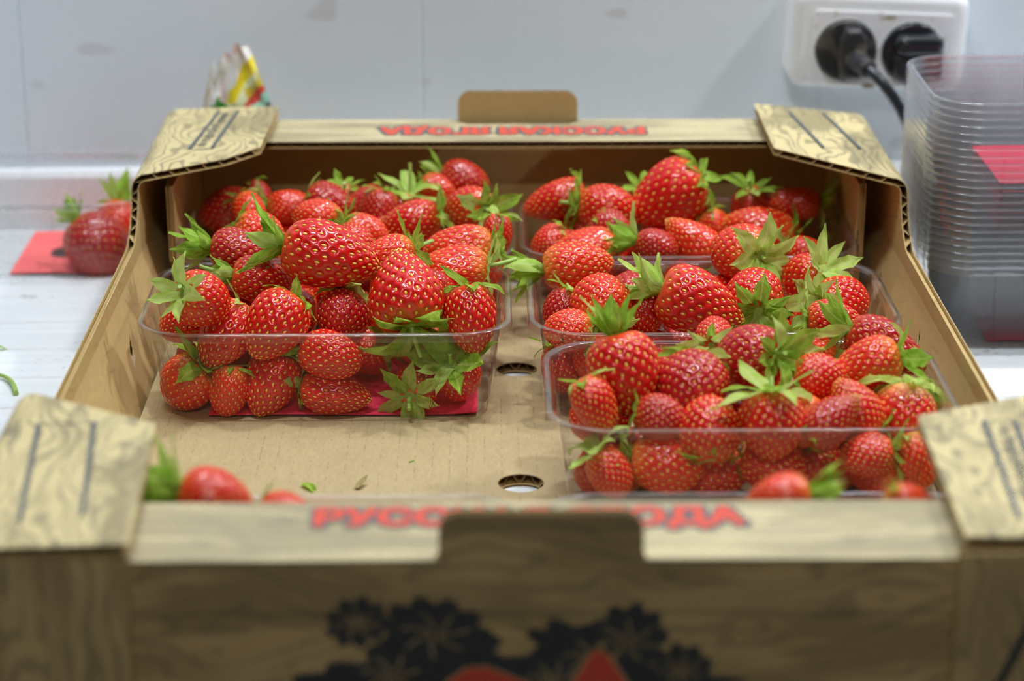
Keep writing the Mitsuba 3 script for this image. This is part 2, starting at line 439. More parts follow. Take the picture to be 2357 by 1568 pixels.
flap_keys = {}
for name, (sign, outline) in FLAPS.items():
    ys = [y for _, y in outline]
    pts = [(FOLD0, outline[0][1])] + [(arc_at_x(x), y) for x, y in outline] + [(FOLD0, outline[-1][1])]
    poly = Polygon(pts)
    back = 'back' in name
    i_, o_ = corrugated(poly, side_map(sign, (lambda x, y: 0.0015 * np.clip((x - 0.01) / 0.05, 0, 1))), FOLD_BREAKS, phase=0.003)
    f = put_mesh(tray, 'corner_flap', i_, 'kraft')
    flap_keys[name] = f
    put_mesh(f, 'printed_liner', o_, 'kraft_print_flap', label='wood grain printed top sheet')

def lettering_outline():
    from shapely import union_all
    w = meshkit.text_mesh('РУССКАЯ ЯГОДА', 1.0, 0.02, bold=True)
    v, top = np.array(w.vertices), np.array(w.face_normals)[:, 2] > 0.5
    g = union_all([Polygon(v[t][:, :2]) for t in w.faces[top]])
    x0, y0, x1, y1 = g.bounds
    return affinity.scale(affinity.translate(g, -x0, -y0), 1 / (x1 - x0), 1 / (y1 - y0), origin=(0, 0))
# end walls, their tabs and the lips folded inwards
TAB_W, TAB_H, XT = 0.0690, 0.0172, 0.2015
def rounded_tab(x0, x1, z0, z1, r):
    return Polygon([(x0, z0), (x1, z0), (x1, z1), (x0, z1)]).buffer(-r).buffer(r, 8).union(sbox(x0, z0, x1, z1 - r))
for end in ('back', 'front'):
    s = 1 if end == 'back' else -1
    y_in = YB - BT if s > 0 else YF + BT
    wall = sbox(0.006, -0.005, 0.394, H - 0.001).union(rounded_tab(XT - TAB_W / 2, XT + TAB_W / 2, H - 0.002, H + TAB_H, 0.0075))
    mp = (lambda v, y=y_in, s=s: np.stack([v[:, 0], y + s * v[:, 2], v[:, 1]], 1))
    i_, o_ = corrugated(wall, mp)
    w = put_mesh(tray, 'end_wall', i_, 'kraft')
    put_mesh(w, 'printed_liner', o_, 'kraft_print_front', label='printed outer sheet with dark wood boards')
    # the lip: (x, distance from the fold)
    lip = sbox(0.010, 0.0, 0.390, 0.049).difference(Polygon([(XT - TAB_W / 2 - 0.001, -0.01), (XT + TAB_W / 2 + 0.001, -0.01), (XT + TAB_W / 2 + 0.001, 0.0050), (XT + TAB_W / 2 - 0.005, 0.0105), (XT - TAB_W / 2 + 0.005, 0.0105), (XT - TAB_W / 2 - 0.001, 0.0050)]))
    mp = (lambda v, s=s: np.stack([v[:, 0], (YB if s > 0 else YF) - s * v[:, 1], H - BT + v[:, 2]], 1))
    i_, o_ = corrugated(lip, mp, phase=0.002)
    l_ = put_mesh(tray, 'lip', i_, 'kraft')
    put_mesh(l_, 'printed_liner', o_, 'kraft_print_lip', label='pale wood grain printed top sheet')
    # the words on the lip, read from outside
    y0_, y1_ = ((1.2973, 1.2790) if s > 0 else (0.7391, 0.7568))
    g0 = lettering_outline()
    for key, zz, grow in (('ink_grey', 0.00015, 0.0023), ('ink_red', 0.0003, 0.0006)):
        g = affinity.scale(g0, 0.1498, abs(y1_ - y0_), origin=(0, 0))
        g = affinity.translate(g.buffer(grow, 4), 0.1232 + (0.0004 if grow > 0.001 else 0), -0.0004 if grow > 0.001 else 0)
        mm = cat([trimesh.creation.extrude_polygon(q, 0.0001, engine='earcut') for q in getattr(g, 'geoms', [g])])
        q = np.array(mm.vertices)
        if s > 0:
            q = np.stack([0.3962 - q[:, 0], y0_ - q[:, 1], q[:, 2] + H + zz], 1)
        else:
            q = np.stack([q[:, 0], y0_ + q[:, 1], q[:, 2] + H + zz], 1)
        put_mesh(l_, 'lettering_outline' if key == 'ink_grey' else 'lettering', tm(q, mm.faces), key,
                 label='dark outline of the lettering' if key == 'ink_grey' else 'red lettering')

# printed marks on the flaps: two bars, a thin line, an address between them
def bar(p, q, wd, z):
    p, q = np.array(p), np.array(q)
    d = (q - p) / np.linalg.norm(q - p)
    nn = np.array([-d[1], d[0]]) * wd / 2
    c = [p + nn, p - nn, q - nn, q + nn]
    return trimesh.creation.extrude_polygon(Polygon(c), 0.0001, engine='earcut').apply_translation([0, 0, z])
def address(p, q, height, z):
    """Lettering that reads from p to q."""
    m = meshkit.text_mesh('www.yagodka.ru', height, 0.0001)
    v = np.array(m.vertices)
    p, q = np.array(p), np.array(q)
    L = np.linalg.norm(q - p)
    d = (q - p) / L
    n_ = np.array([-d[1], d[0]])
    u = (v[:, 0] - v[:, 0].min()) / np.ptp(v[:, 0]) * L
    xy = p + u[:, None] * d + (v[:, 1] - height / 2)[:, None] * n_
    return tm(np.c_[xy, v[:, 2] + z], m.faces)
def flap_z(x):
    xx = min(x, 0.4 - x)
    return 0.0882 + 0.0015 * float(np.clip((xx - 0.01) / 0.05, 0, 1)) + 0.00015
MARKS = {'back_left': [((0.0233, 1.2206), (0.0304, 1.303)), ((0.0353, 1.2205), (0.0411, 1.3028))],
         'back_right': [((0.3653, 1.2178), (0.3563, 1.2974)), ((0.3853, 1.2176), (0.3757, 1.2972))],
         'front_left': [((0.0237, 0.7299), (0.0141, 0.8200)), ((0.0446, 0.7333), (0.0351, 0.8198))],
         'front_right': [((0.3653, 0.7280), (0.3716, 0.8183)), ((0.3770, 0.7280), (0.3831, 0.8182))]}
for name, bars in MARKS.items():
    f = flap_keys[name]
    for (p, q) in bars:
        put_mesh(f, 'printed_bar', bar(p, q, 0.0019, flap_z((p[0] + q[0]) / 2) + 0.0003), 'ink_grey', label='dark printed bar')
    ends = [b[0] if 'back' in name else b[1] for b in bars]
    put_mesh(f, 'printed_line', bar(ends[0], ends[1], 0.0005, flap_z(ends[0][0]) + 0.0003), 'ink_grey')
    if name in ('back_left', 'front_right'):
        c0 = [(bars[0][0][k] + bars[1][0][k]) / 2 for k in (0, 1)]
        c1 = [(bars[0][1][k] + bars[1][1][k]) / 2 for k in (0, 1)]
        c0, c1 = np.array(c0), np.array(c1)
        far, near = c1 + (c0 - c1) * 0.06, c0 + (c1 - c0) * 0.06
        p, q = (far, near) if name == 'back_left' else (near, far)
        put_mesh(f, 'address', address(p, q, 0.0050, flap_z(c0[0]) + 0.0003), 'ink_grey', label='small printed web address')

# corner posts: the end walls' inner flaps, standing just inside the side walls
for sign in (1, -1):
    for s in (1, -1):
        ye = YB - BT - 0.0005 if s > 0 else YF + BT + 0.0005
        x0 = 0.0135 if sign > 0 else 0.0150
        L = 0.119
        pts = [(ye, 0.0765), (ye - s * L, 0.0765), (ye - s * (L - 0.002), 0.034), (ye - s * (L - 0.008), 0.0325), (ye - s * (L - 0.0095), 0.0505 - 0.049), (ye, 0.0505 - 0.049)]
        poly = Polygon(pts).buffer(0)
        mp = (lambda v, x0=x0, sign=sign: np.stack([(x0 + 0.004 - v[:, 2]) if sign > 0 else 0.4 - (x0 + 0.004 - v[:, 2]), v[:, 0], v[:, 1]], 1))
        i_, o_ = corrugated(poly, mp)
        put_mesh(tray, 'corner_post', cat([i_, o_]), 'kraft')
# outer corner panels glued over the front wall, a continuation of the corner flaps
for sign, w_ in ((1, 0.0625), (-1, 0.0580)):
    poly = sbox(0.0005, -0.0050, w_, 0.0845)
    mp = (lambda v, sign=sign: np.stack([v[:, 0] if sign > 0 else 0.4 - v[:, 0], YF - 0.0003 - v[:, 2], v[:, 1]], 1))
    i_, o_ = corrugated(poly, mp)
    k = put_mesh(tray, 'corner_panel', i_, 'kraft')
    put_mesh(k, 'printed_liner', o_, 'kraft_print_corner', label='printed outer sheet with upright wood grain')
    if sign < 0:
        g = bar((0.3560, 0.0300), (0.3705, 0.0660), 0.0032, 0.0)
        v = np.array(g.vertices)
        put_mesh(k, 'printed_bar', tm(np.stack([v[:, 0], YF - 0.0046 - v[:, 2], v[:, 1]], 1), g.faces), 'ink_black', label='dark slanting printed bar')
# torn flaps of the vent slits
for (x_, y_, z_, sg) in ((0.0085, 1.0822, 0.0145, 1), (0.3905, 1.1775, 0.021, -1)):
    m = tm([[x_ - sg * 0.0035, y_ - 0.004, z_ + 0.0055], [x_ + sg * 0.0012, y_ + 0.001, z_ + 0.0062], [x_ + sg * 0.0005, y_ - 0.002, z_ - 0.0055], [x_ - sg * 0.001, y_ - 0.001, z_ + 0.001]],
           [[0, 2, 1], [0, 1, 3], [1, 2, 3], [2, 0, 3]])
    put_mesh(tray, 'torn_flap', m, 'torn_fibre', label='pale torn piece of the vent slit')

# the picture printed on the front: dark leaves and red berries
def blob(cx, cz, rx, rz, teeth, amp, rot, z=0.0001):
    a = np.linspace(0, 2 * math.pi, 96, endpoint=False)
    r = 1 + amp * np.abs(np.sin(a * teeth / 2)) - amp / 2
    p = affinity.rotate(Polygon(np.stack([rx * r * np.cos(a), rz * r * np.sin(a)], 1)), rot, origin=(0, 0))
    return affinity.translate(p, cx, cz)
front = [k for k in scene if k.startswith(tray + '__end_wall') and k.endswith('printed_liner')][-1].rsplit('__', 1)[0]
dark = None
for args in ((0.139, 0.058, 0.010, 0.0085, 9, 0.3, 20), (0.1655, 0.0535, 0.018, 0.0125, 11, 0.25, -12), (0.164, 0.043, 0.024, 0.013, 9, 0.2, 10),
             (0.231, 0.0505, 0.0135, 0.0125, 10, 0.25, 60), (0.219, 0.044, 0.022, 0.011, 9, 0.25, -25), (0.2495, 0.039, 0.010, 0.0095, 9, 0.3, 0),
             (0.192, 0.033, 0.075, 0.0115, 15, 0.2, 0), (0.145, 0.030, 0.03, 0.013, 11, 0.2, 0), (0.24, 0.026, 0.03, 0.013, 11, 0.2, 0)):
    g = blob(*args)
    dark = g if dark is None else dark.union(g)
red = Polygon([(0.166, 0.026), (0.171, 0.035), (0.1765, 0.0392), (0.183, 0.0396), (0.189, 0.037), (0.196, 0.0335), (0.199, 0.026), (0.19, 0.016), (0.176, 0.014)]).buffer(0.001)
red = red.union(Polygon([(0.2105, 0.026), (0.2145, 0.036), (0.2195, 0.0450), (0.2215, 0.0462), (0.2245, 0.0435), (0.230, 0.034), (0.231, 0.024), (0.222, 0.014)]).buffer(0.001))
vein = None
for (cx_, cz_, r_, a0) in ((0.139, 0.058, 0.0075, 25), (0.1655, 0.0535, 0.0120, -10), (0.231, 0.0505, 0.0105, 70), (0.219, 0.044, 0.0100, 150), (0.2495, 0.039, 0.0075, 10), (0.150, 0.038, 0.0100, 200), (0.205, 0.036, 0.0085, 100), (0.246, 0.026, 0.0095, 0)):
    for k in range(7):
        a = math.radians(a0 + k * 360 / 7)
        p = [(cx_ + r_ * q * math.cos(a + .35 * q), cz_ + .75 * r_ * q * math.sin(a + .35 * q)) for q in (.15, .4, .7, 1.0)]
        g = LineString(p).buffer(0.00035)
        vein = g if vein is None else vein.union(g)
dark = dark.difference(red.buffer(0.0008)).difference(vein)
def on_front(g, lift):
    ms = [trimesh.creation.extrude_polygon(q, 0.0001, engine='earcut') for q in getattr(g, 'geoms', [g]) if q.area > 1e-8]
    m = cat(ms)
    v = np.array(m.vertices)
    return tm(np.stack([v[:, 0], YF - lift - v[:, 2], v[:, 1]], 1), m.faces)
put_mesh(front, 'printed_leaves', on_front(dark, 0.0001), 'ink_black', label='dark printed picture of leaves')
put_mesh(front, 'printed_berries', on_front(red, 0.0001), 'ink_red', label='red printed picture of berries')

# ---------------------------------------------------------------- punnets
PW, PL, PH = 0.180, 0.114, 0.048
def ring(hx, hy, r, ribs, z, groove):
    """Points of a rounded rectangle, counter-clockwise, with vertical crease marks pressed in at the ribs."""
    pts = []
    def side(x0, y0, x1, y1, rl):
        L = math.hypot(x1 - x0, y1 - y0)
        dx, dy = (x1 - x0) / L, (y1 - y0) / L
        nx, ny = dy, -dx
        n = max(2, int(round(rl / 0.018)))
        prev = [0.0]
        for k in range(n):
            c = L * (k + 0.5) / n
            for o, g in ((-0.0011, 0), (-0.0003, 1), (0.0003, 1), (0.0011, 0)):
                pts.append((x0 + dx * (c + o) - nx * groove * g, y0 + dy * (c + o) - ny * groove * g))
    def corner(cx, cy, a0):
        for k in range(13):
            a = a0 + k / 12 * math.pi / 2
            pts.append((cx + r * math.cos(a), cy + r * math.sin(a)))
    corner(hx - r, -(hy - r), -math.pi / 2)
    side(hx, -(hy - r), hx, hy - r, 0.06)
    corner(hx - r, hy - r, 0)
    side(hx - r, hy, -(hx - r), hy, 0.13)
    corner(-(hx - r), hy - r, math.pi / 2)
    side(-hx, hy - r, -hx, -(hy - r), 0.06)
    corner(-(hx - r), -(hy - r), math.pi)
    side(-(hx - r), -hy, hx - r, -hy, 0.13)
    return np.c_[np.array(pts), np.full(len(pts), z)]
def loft(rings, fan=False):
    n = len(rings[0])
    v = np.vstack(rings)
    i = np.arange(n)
    f = []
    for k in range(len(rings) - 1):
        a, b = k * n + i, k * n + (i + 1) % n
        f.append(np.stack([a, b, b + n], 1))
        f.append(np.stack([a, b + n, a + n], 1))
    if fan:
        v = np.vstack([v, v[:n].mean(0)[None]])
        f.append(np.stack([np.full(n, len(v) - 1), (i + 1) % n, i], 1))
    return tm(v, np.vstack(f))
TUB = loft([ring(.0740, .0410, .0180, 0, .0014, 0), ring(.0760, .0430, .0190, 0, .0004, 0), ring(.0775, .0445, .0200, 0, .0006, 0), ring(.0785, .0455, .0205, 0, .0045, 0),
            ring(.0797, .0467, .0210, 0, .0056, 0), ring(.0800, .0470, .0210, 0, .0075, .0009), ring(.0848, .0518, .0230, 0, .0425, .0009), ring(.0853, .0523, .0232, 0, .0445, 0),
            ring(.0862, .0532, .0238, 0, .0458, 0)], fan=True)
RIM = loft([ring(.0862, .0532, .0238, 0, .0458, 0), ring(.0866, .0536, .0240, 0, .0472, 0), ring(.0873, .0543, .0244, 0, .0480, 0), ring(.0887, .0557, .0250, 0, .0482, 0),
            ring(.0896, .0566, .0254, 0, .0478, 0), ring(.0900, .0570, .0257, 0, .0468, 0), ring(.0902, .0572, .0258, 0, .0440, 0)])
TUB_PLY = mikit.ply(TUB, 'clear_plastic', smooth=50)
RIM_PLY = mikit.ply(RIM, 'clear_rim', smooth=60)
def punnet(x, y_front, z, label, rot=0.0, group=None):
    k = thing('punnet', label, 'punnet', group)
    w = T().translate([x, y_front + PL / 2, z]).rotate([0, 0, 1], rot)
    put(k, 'tub', TUB_PLY, world=w)
    put(k, 'rim', RIM_PLY, world=w)
    return k
def paper(x, y, z, wx, wy, label, bend=0.0, bsdf='red_paper', rot=0.0, group=None, seed=0):
    """A sheet of paper lying flat, slightly wavy."""
    nx, ny = 14, 10
    u, v = np.meshgrid(np.linspace(-.5, .5, nx), np.linspace(-.5, .5, ny))
    zz = 0.0004 * np.sin(u * 7 + seed) * np.cos(v * 5 + seed) + bend * np.clip(u * 2 - 0.72, 0, 1) ** 1.5
    top = np.stack([u * wx, v * wy, zz + 0.0004], -1).reshape(-1, 3)
    i = np.arange(nx * ny).reshape(ny, nx)
    q = np.stack([i[:-1, :-1], i[:-1, 1:], i[1:, 1:], i[1:, :-1]], -1).reshape(-1, 4)
    f = np.vstack([q[:, [0, 1, 2]], q[:, [0, 2, 3]]])
    n = len(top)
    edge = np.r_[i[0], i[1:, -1], i[-1, -2::-1], i[-2:0:-1, 0]]
    e2 = np.roll(edge, -1)
    walls = np.vstack([np.stack([edge, edge + n, e2 + n], 1), np.stack([edge, e2 + n, e2], 1)])
    m = tm(np.vstack([top, top - [0, 0, 0.0004]]), np.vstack([f, f[:, ::-1] + n, walls]))
    k = numbered('paper_liner')
    scene[k] = {**mikit.ply(m, bsdf, smooth=30), 'to_world': T().translate([x, y, z]).rotate([0, 0, 1], rot)}
    labels[k] = {'label': label, 'category': 'paper liner', **({'group': group} if group else {})}

PUNNETS = {'LM': (.1055, 1.0341, 'clear punnet in the middle of the left column of the tray, heaped with strawberries'),
           'RM': (.2932, 1.0335, 'clear punnet in the middle of the right column, between two other heaped punnets'),
           'RF': (.2985, .9115, 'clear punnet heaped with strawberries nearest the front in the right column'),
           'LB': (.1090, 1.1507, 'clear punnet at the back left of the tray, under the folded corner flap'),
           'RB': (.2905, 1.1530, 'clear punnet at the back right of the tray, in the shade of the back wall'),
           'LF': (.1090, .7330, 'clear punnet mostly hidden behind the front wall of the tray, left side'),
           'FR': (.2905, .7330, 'clear punnet mostly hidden behind the front wall of the tray, right side')}
for q, (x, y, lab) in PUNNETS.items():
    punnet(x, y, 0.0, lab)
punnet(-.1015, 1.274, TABLE_Z, 'clear punnet with two strawberries standing on the table left of the tray')
paper(.1135, 1.0905, .0013, .130, .080, 'crimson paper sheet under the strawberries of the middle left punnet', bend=0.006)
paper(-.049, 1.3335, TABLE_Z + .0013, .090, .083, 'coral red paper sheet in the punnet left of the tray', bsdf='red_paper_pale')
ORD = 'first second third fourth fifth sixth seventh eighth ninth tenth eleventh twelfth thirteenth fourteenth fifteenth sixteenth seventeenth eighteenth nineteenth twentieth twenty-first twenty-second'.split()
for j in range(23):
    z = TABLE_Z + 0.0002 + j * 0.00398
    jig = np.random.RandomState(50 + j)
    up = 22 - j
    punnet(.5020 + .0004 * (jig.rand() - .5), 1.1500 + .0004 * (jig.rand() - .5), z,
           'empty clear punnet on top of the tall nested stack' if up == 0 else 'empty clear punnet at the bottom of the tall nested stack' if j == 0 else f'empty clear punnet, {ORD[up]} from the top of the tall nested stack',
           group='nested empty punnets')
    if up < 7 or j == 0:
        paper(.505 + .002 * (jig.rand() - .5), 1.207 + .002 * (jig.rand() - .5), z + .0014, .108, .074,
              'red paper sheet in the bottom punnet of the nested stack' if j == 0 else 'red paper sheet in the topmost punnet of the nested stack' if up == 0 else f'red paper sheet in the nested stack, {ORD[up]} sheet from its top',
              seed=j, rot=1.5 * (jig.rand() - .5), group='paper sheets in the nested stack')

# ---------------------------------------------------------------- socket, plugs, cable (in the wall's frame; local y = 0 is the wall face, -y comes out)
def rrect(x0, x1, z0, z1, r, rot=0.0, o=(0, 0)):
    p = sbox(x0, z0, x1, z1).buffer(-r).buffer(r, 10)
    return affinity.rotate(p, rot, origin=o)
def wall_extrude(poly, y0, y1):
    """poly in (x, z), from y0 (far) to y1 (near, smaller)."""
    m = trimesh.creation.extrude_polygon(poly, abs(y1 - y0), engine='earcut')
    v = np.array(m.vertices)
    return tm(np.stack([v[:, 0], max(y0, y1) - v[:, 2], v[:, 1]], 1), m.faces)
def rounded_shell(poly, y0, y1, r, n=6):
    """A pillow-edged block: stacked insets of poly from y0 (wall) to y1 (front)."""
    ms = []
    def ring_of(p, n_=160):
        c = LineString(p.exterior.coords)
        return np.array([c.interpolate(t, normalized=True).coords[0] for t in np.linspace(0, 1, n_, endpoint=False)])
    rings = [np.insert(ring_of(poly), 1, y0, axis=1), np.insert(ring_of(poly), 1, y1 + r, axis=1)]
    for k in range(1, n + 1):
        a = k / n * math.pi / 2
        rings.append(np.insert(ring_of(poly.buffer(-r * (1 - math.cos(a)))), 1, y1 + r * (1 - math.sin(a)), axis=1))
    m = loft(rings, False)
    last = len(rings) - 1
    N = 160
    v = np.vstack([m.vertices, rings[-1].mean(0)[None], rings[0].mean(0)[None]])
    i = np.arange(N)
    f = np.vstack([m.faces, np.stack([np.full(N, len(v) - 2), last * N + i, last * N + (i + 1) % N], 1), np.stack([np.full(N, len(v) - 1), (i + 1) % N, i], 1)])
    mm = tm(v, f)
    mm.fix_normals()
    return mm
SO = (0.5150, 0.1120)             # centre of the socket (local x, z)
ROT = -2.6
def loc(x):                       # world x near the wall -> local x
    return x + 0.1
S = thing('wall_socket', 'white surface-mounted double wall socket with two black plugs in it', 'socket')
body = rrect(loc(.3655), loc(.4720), .0835, .1440, .010, ROT, SO)
put_mesh(S, 'housing', in_wall(rounded_shell(body, -0.0002, -0.0300, .0075)), 'white_plastic', smooth=40)
cL, cR = (loc(.3984), .1085), (loc(.4384), .1065)
face = rrect(loc(.3785), loc(.4620), .0865, .1310, .0025, ROT, SO)
for c in (cL, cR):
    face = face.difference(Point(*c).buffer(.0196, 40))
fm = wall_extrude(face, -0.0300, -0.0312)
put_mesh(S, 'face_plate', in_wall(fm), 'socket_face')
for c in (cL, cR):
    put_mesh(S, 'socket_well', in_wall(wall_extrude(Point(*c).buffer(.0197, 40).difference(Point(*c).buffer(.0188, 40)), -0.0298, -0.0315)), 'white_plastic')
for (dx, dz) in ((.4242, .1278), (.4135, .0862)):
    put_mesh(S, 'dirt_patch', in_wall(wall_extrude(affinity.scale(Point(loc(dx), dz).buffer(.0032, 8), 1.25, .35), -0.0310, -0.03125)), 'dirt', label='brown dirt in the seam')

P1 = thing('power_plug', 'round matt black plug with a cable in the left hole of the wall socket', 'plug')
def disc(c, r, y0, y1, bev):
    return in_wall(rounded_shell(Point(*c).buffer(r, 40), y0, y1, bev, 5))
put_mesh(P1, 'base_disc', disc(cL, .0183, -0.0303, -0.0345, .0018), 'plug_rubber', smooth=40)
grip = affinity.rotate(Polygon([(-.0065, -.0145), (.0055, -.0145), (.0075, -.004), (.0085, .009), (.004, .0150), (-.0035, .0150), (-.0072, .008)]).buffer(-.001).buffer(.0016, 6), 0)
grip = affinity.translate(grip, cL[0] + .0022, cL[1] - .0005)
put_mesh(P1, 'grip', in_wall(rounded_shell(grip, -0.0343, -0.0455, .0035, 5)), 'plug_rubber', smooth=40)
def wl(x, y, z):
    return (np.array(WALL.matrix, float) @ np.array([x, y, z, 1.0]))[:3]
bx0 = (cL[0] + .0055, cL[1] - .0035)
pts = [wl(bx0[0] - .001, -.044, bx0[1]), wl(bx0[0] + .001, -.052, bx0[1] - .0006), wl(bx0[0] + .004, -.059, bx0[1] - .0022)]
put_mesh(P1, 'cable_boot', tube(pts, [.0066, .0060, .0052], 20), 'plug_rubber', smooth=40)
path = [wl(bx0[0] + .003, -.057, bx0[1] - .0018), wl(bx0[0] + .0085, -.064, bx0[1] - .006), wl(bx0[0] + .020, -.066, bx0[1] - .020), wl(bx0[0] + .030, -.063, bx0[1] - .040), wl(bx0[0] + .036, -.056, bx0[1] - .062),
        wl(bx0[0] + .043, -.046, bx0[1] - .085), wl(bx0[0] + .058, -.040, bx0[1] - .1035), wl(bx0[0] + .100, -.036, TABLE_Z + .0036), wl(bx0[0] + .20, -.034, TABLE_Z + .0034), wl(bx0[0] + .42, -.036, TABLE_Z + .0034)]
put_mesh(P1, 'cable', tube(spline(path, 60), .0032, 14), 'cable_rubber', smooth=40, label='black cable curving down behind the stack')

P2 = thing('power_plug', 'bulky glossy black plug without visible cable in the right hole of the wall socket', 'plug')
put_mesh(P2, 'base_disc', disc(cR, .0186, -0.0303, -0.0350, .0022), 'black_plastic', smooth=40)
dome = rounded_shell(affinity.translate(rrect(-.0135, .0155, .0005, .0130, .0055), cR[0] + .0012, cR[1]), -0.0346, -0.0480, .0052, 6)
put_mesh(P2, 'upper_grip', in_wall(dome), 'black_plastic', smooth=40)
low_ = rounded_shell(affinity.translate(rrect(-.0130, .0150, -.0140, .0003, .0022), cR[0] + .0012, cR[1]), -0.0346, -0.0440, .0015, 4)
put_mesh(P2, 'lower_grip', in_wall(low_), 'plug_rubber', smooth=40)

# ---------------------------------------------------------------- crumpled packet behind the tray
def packet_col(p, n, uv):
    u = uv.x + 0.07 * (noise(uv.x * 9, uv.y * 9) - 0.5)
    v = uv.y + 0.09 * (noise(uv.x * 7 + 5, uv.y * 7) - 0.5)
    d = v - 0.8 * (u - 0.5)
    c = mix((0.86, 0.84, 0.79), (0.70, 0.52, 0.45), smoothstep(0.50, 0.72, noise(u * 8, v * 3, 1.0)))
    c = mix(c, (0.82, 0.66, 0.03), smoothstep(0.50, 0.47, d) * smoothstep(0.30, 0.36, u))
    c = mix(c, (0.74, 0.76, 0.46), smoothstep(0.30, 0.27, d) * smoothstep(0.30, 0.36, u))
    c = mix(c, (0.62, 0.48, 0.05), smoothstep(0.5, 0.6, noise(u * 7, v * 7, 4.0)) * smoothstep(0.28, 0.24, d) * smoothstep(0.30, 0.36, u))
    c = mix(c, (0.68, 0.08, 0.05), smoothstep(0.07, 0.03, d) * smoothstep(0.40, 0.46, u))
    c = mix(c, (0.32, 0.66, 0.50), smoothstep(-0.07, -0.11, d) * smoothstep(0.55, 0.60, u))
    c = mix(c, (0.03, 0.03, 0.06), smoothstep(0.90, 0.93, u) * smoothstep(0.16, 0.12, v) * smoothstep(0.0, 0.03, v))
    dia = dr.abs(u - 0.17) * 3.4 + dr.abs(v - 0.12) * 1.7
    c = mix(c, (0.04, 0.30, 0.03), smoothstep(0.60, 0.56, dia))
    return mix(c, (0.34, 0.28, 0.33), smoothstep(0.33, 0.29, dia))
mat('packet_film', two(principled(proc(packet_col), 0.28, 0.5)))
mat('packet_back', two(principled((0.55, 0.47, 0.30), 0.35, 0.5)))
def packet():
    nu, nv = 46, 40
    u, v = np.meshgrid(np.linspace(0, 1, nu), np.linspace(0, 1, nv))
    # v = 0 at the table, 1 at the pleated top
    top_z = 0.1025 + 0.0155 * np.clip(u / 0.8, 0, 1) - 0.007 * np.clip((u - 0.84) / 0.16, 0, 1) - 0.0035 * (0.5 - 0.5 * np.cos(u * 2 * math.pi * 3))
    z = TABLE_Z + 0.001 + (top_z - TABLE_Z) * v
    k = np.clip((v - 0.68) / 0.32, 0, 1)
    xl, xr = 0.0150 + 0.0062 * k, 0.0560 - 0.0135 * k ** 1.2
    x = xl + (xr - xl) * u
    pleat = 0.0016 * np.clip((v - 0.55) / 0.4, 0, 1) * np.cos(u * 2 * math.pi * 3)
    cr = 0.006 * (meshkit.fbm(np.stack([u * 5, v * 8, 0 * u], -1), 3, 4) - 0.5) * 2
    y = 1.352 + 0.008 * v + pleat - 0.010 * np.sin(math.pi * u) * (1 - v) + cr
    front = np.stack([x, y, z], -1).reshape(-1, 3)
    back = np.stack([x - 0.0015 - 0.006 * (1 - v), y + 0.0028 + 0.013 * np.sin(math.pi * u) * (1 - 0.8 * v), z - 0.002 * v], -1).reshape(-1, 3)
    i = np.arange(nu * nv).reshape(nv, nu)
    q = np.stack([i[:-1, :-1], i[:-1, 1:], i[1:, 1:], i[1:, :-1]], -1).reshape(-1, 4)
    f = np.vstack([q[:, [0, 1, 2]], q[:, [0, 2, 3]]])
    uv = np.stack([u, (v - 0.68) / 0.32], -1).reshape(-1, 2)
    n = nu * nv
    edge = np.r_[i[0], i[1:, -1], i[-1, -2::-1], i[-2:0:-1, 0]]
    e2 = np.roll(edge, -1)
    walls = np.vstack([np.stack([edge, edge + n, e2 + n], 1), np.stack([edge, e2 + n, e2], 1)])
    return tm(front, f), uv, tm(np.vstack([front, back]), np.vstack([f[:, ::-1] + n, walls]))
pk = thing('food_packet', 'crumpled colourful film packet with yellow, red and green print standing behind the tray', 'packet')
a_, uv_, b_ = packet()
put(pk, 'printed_front', mikit.ply(a_, 'packet_film', smooth=True, uv=uv_))
put_mesh(pk, 'back_sheet', b_, 'packet_back', smooth=40)

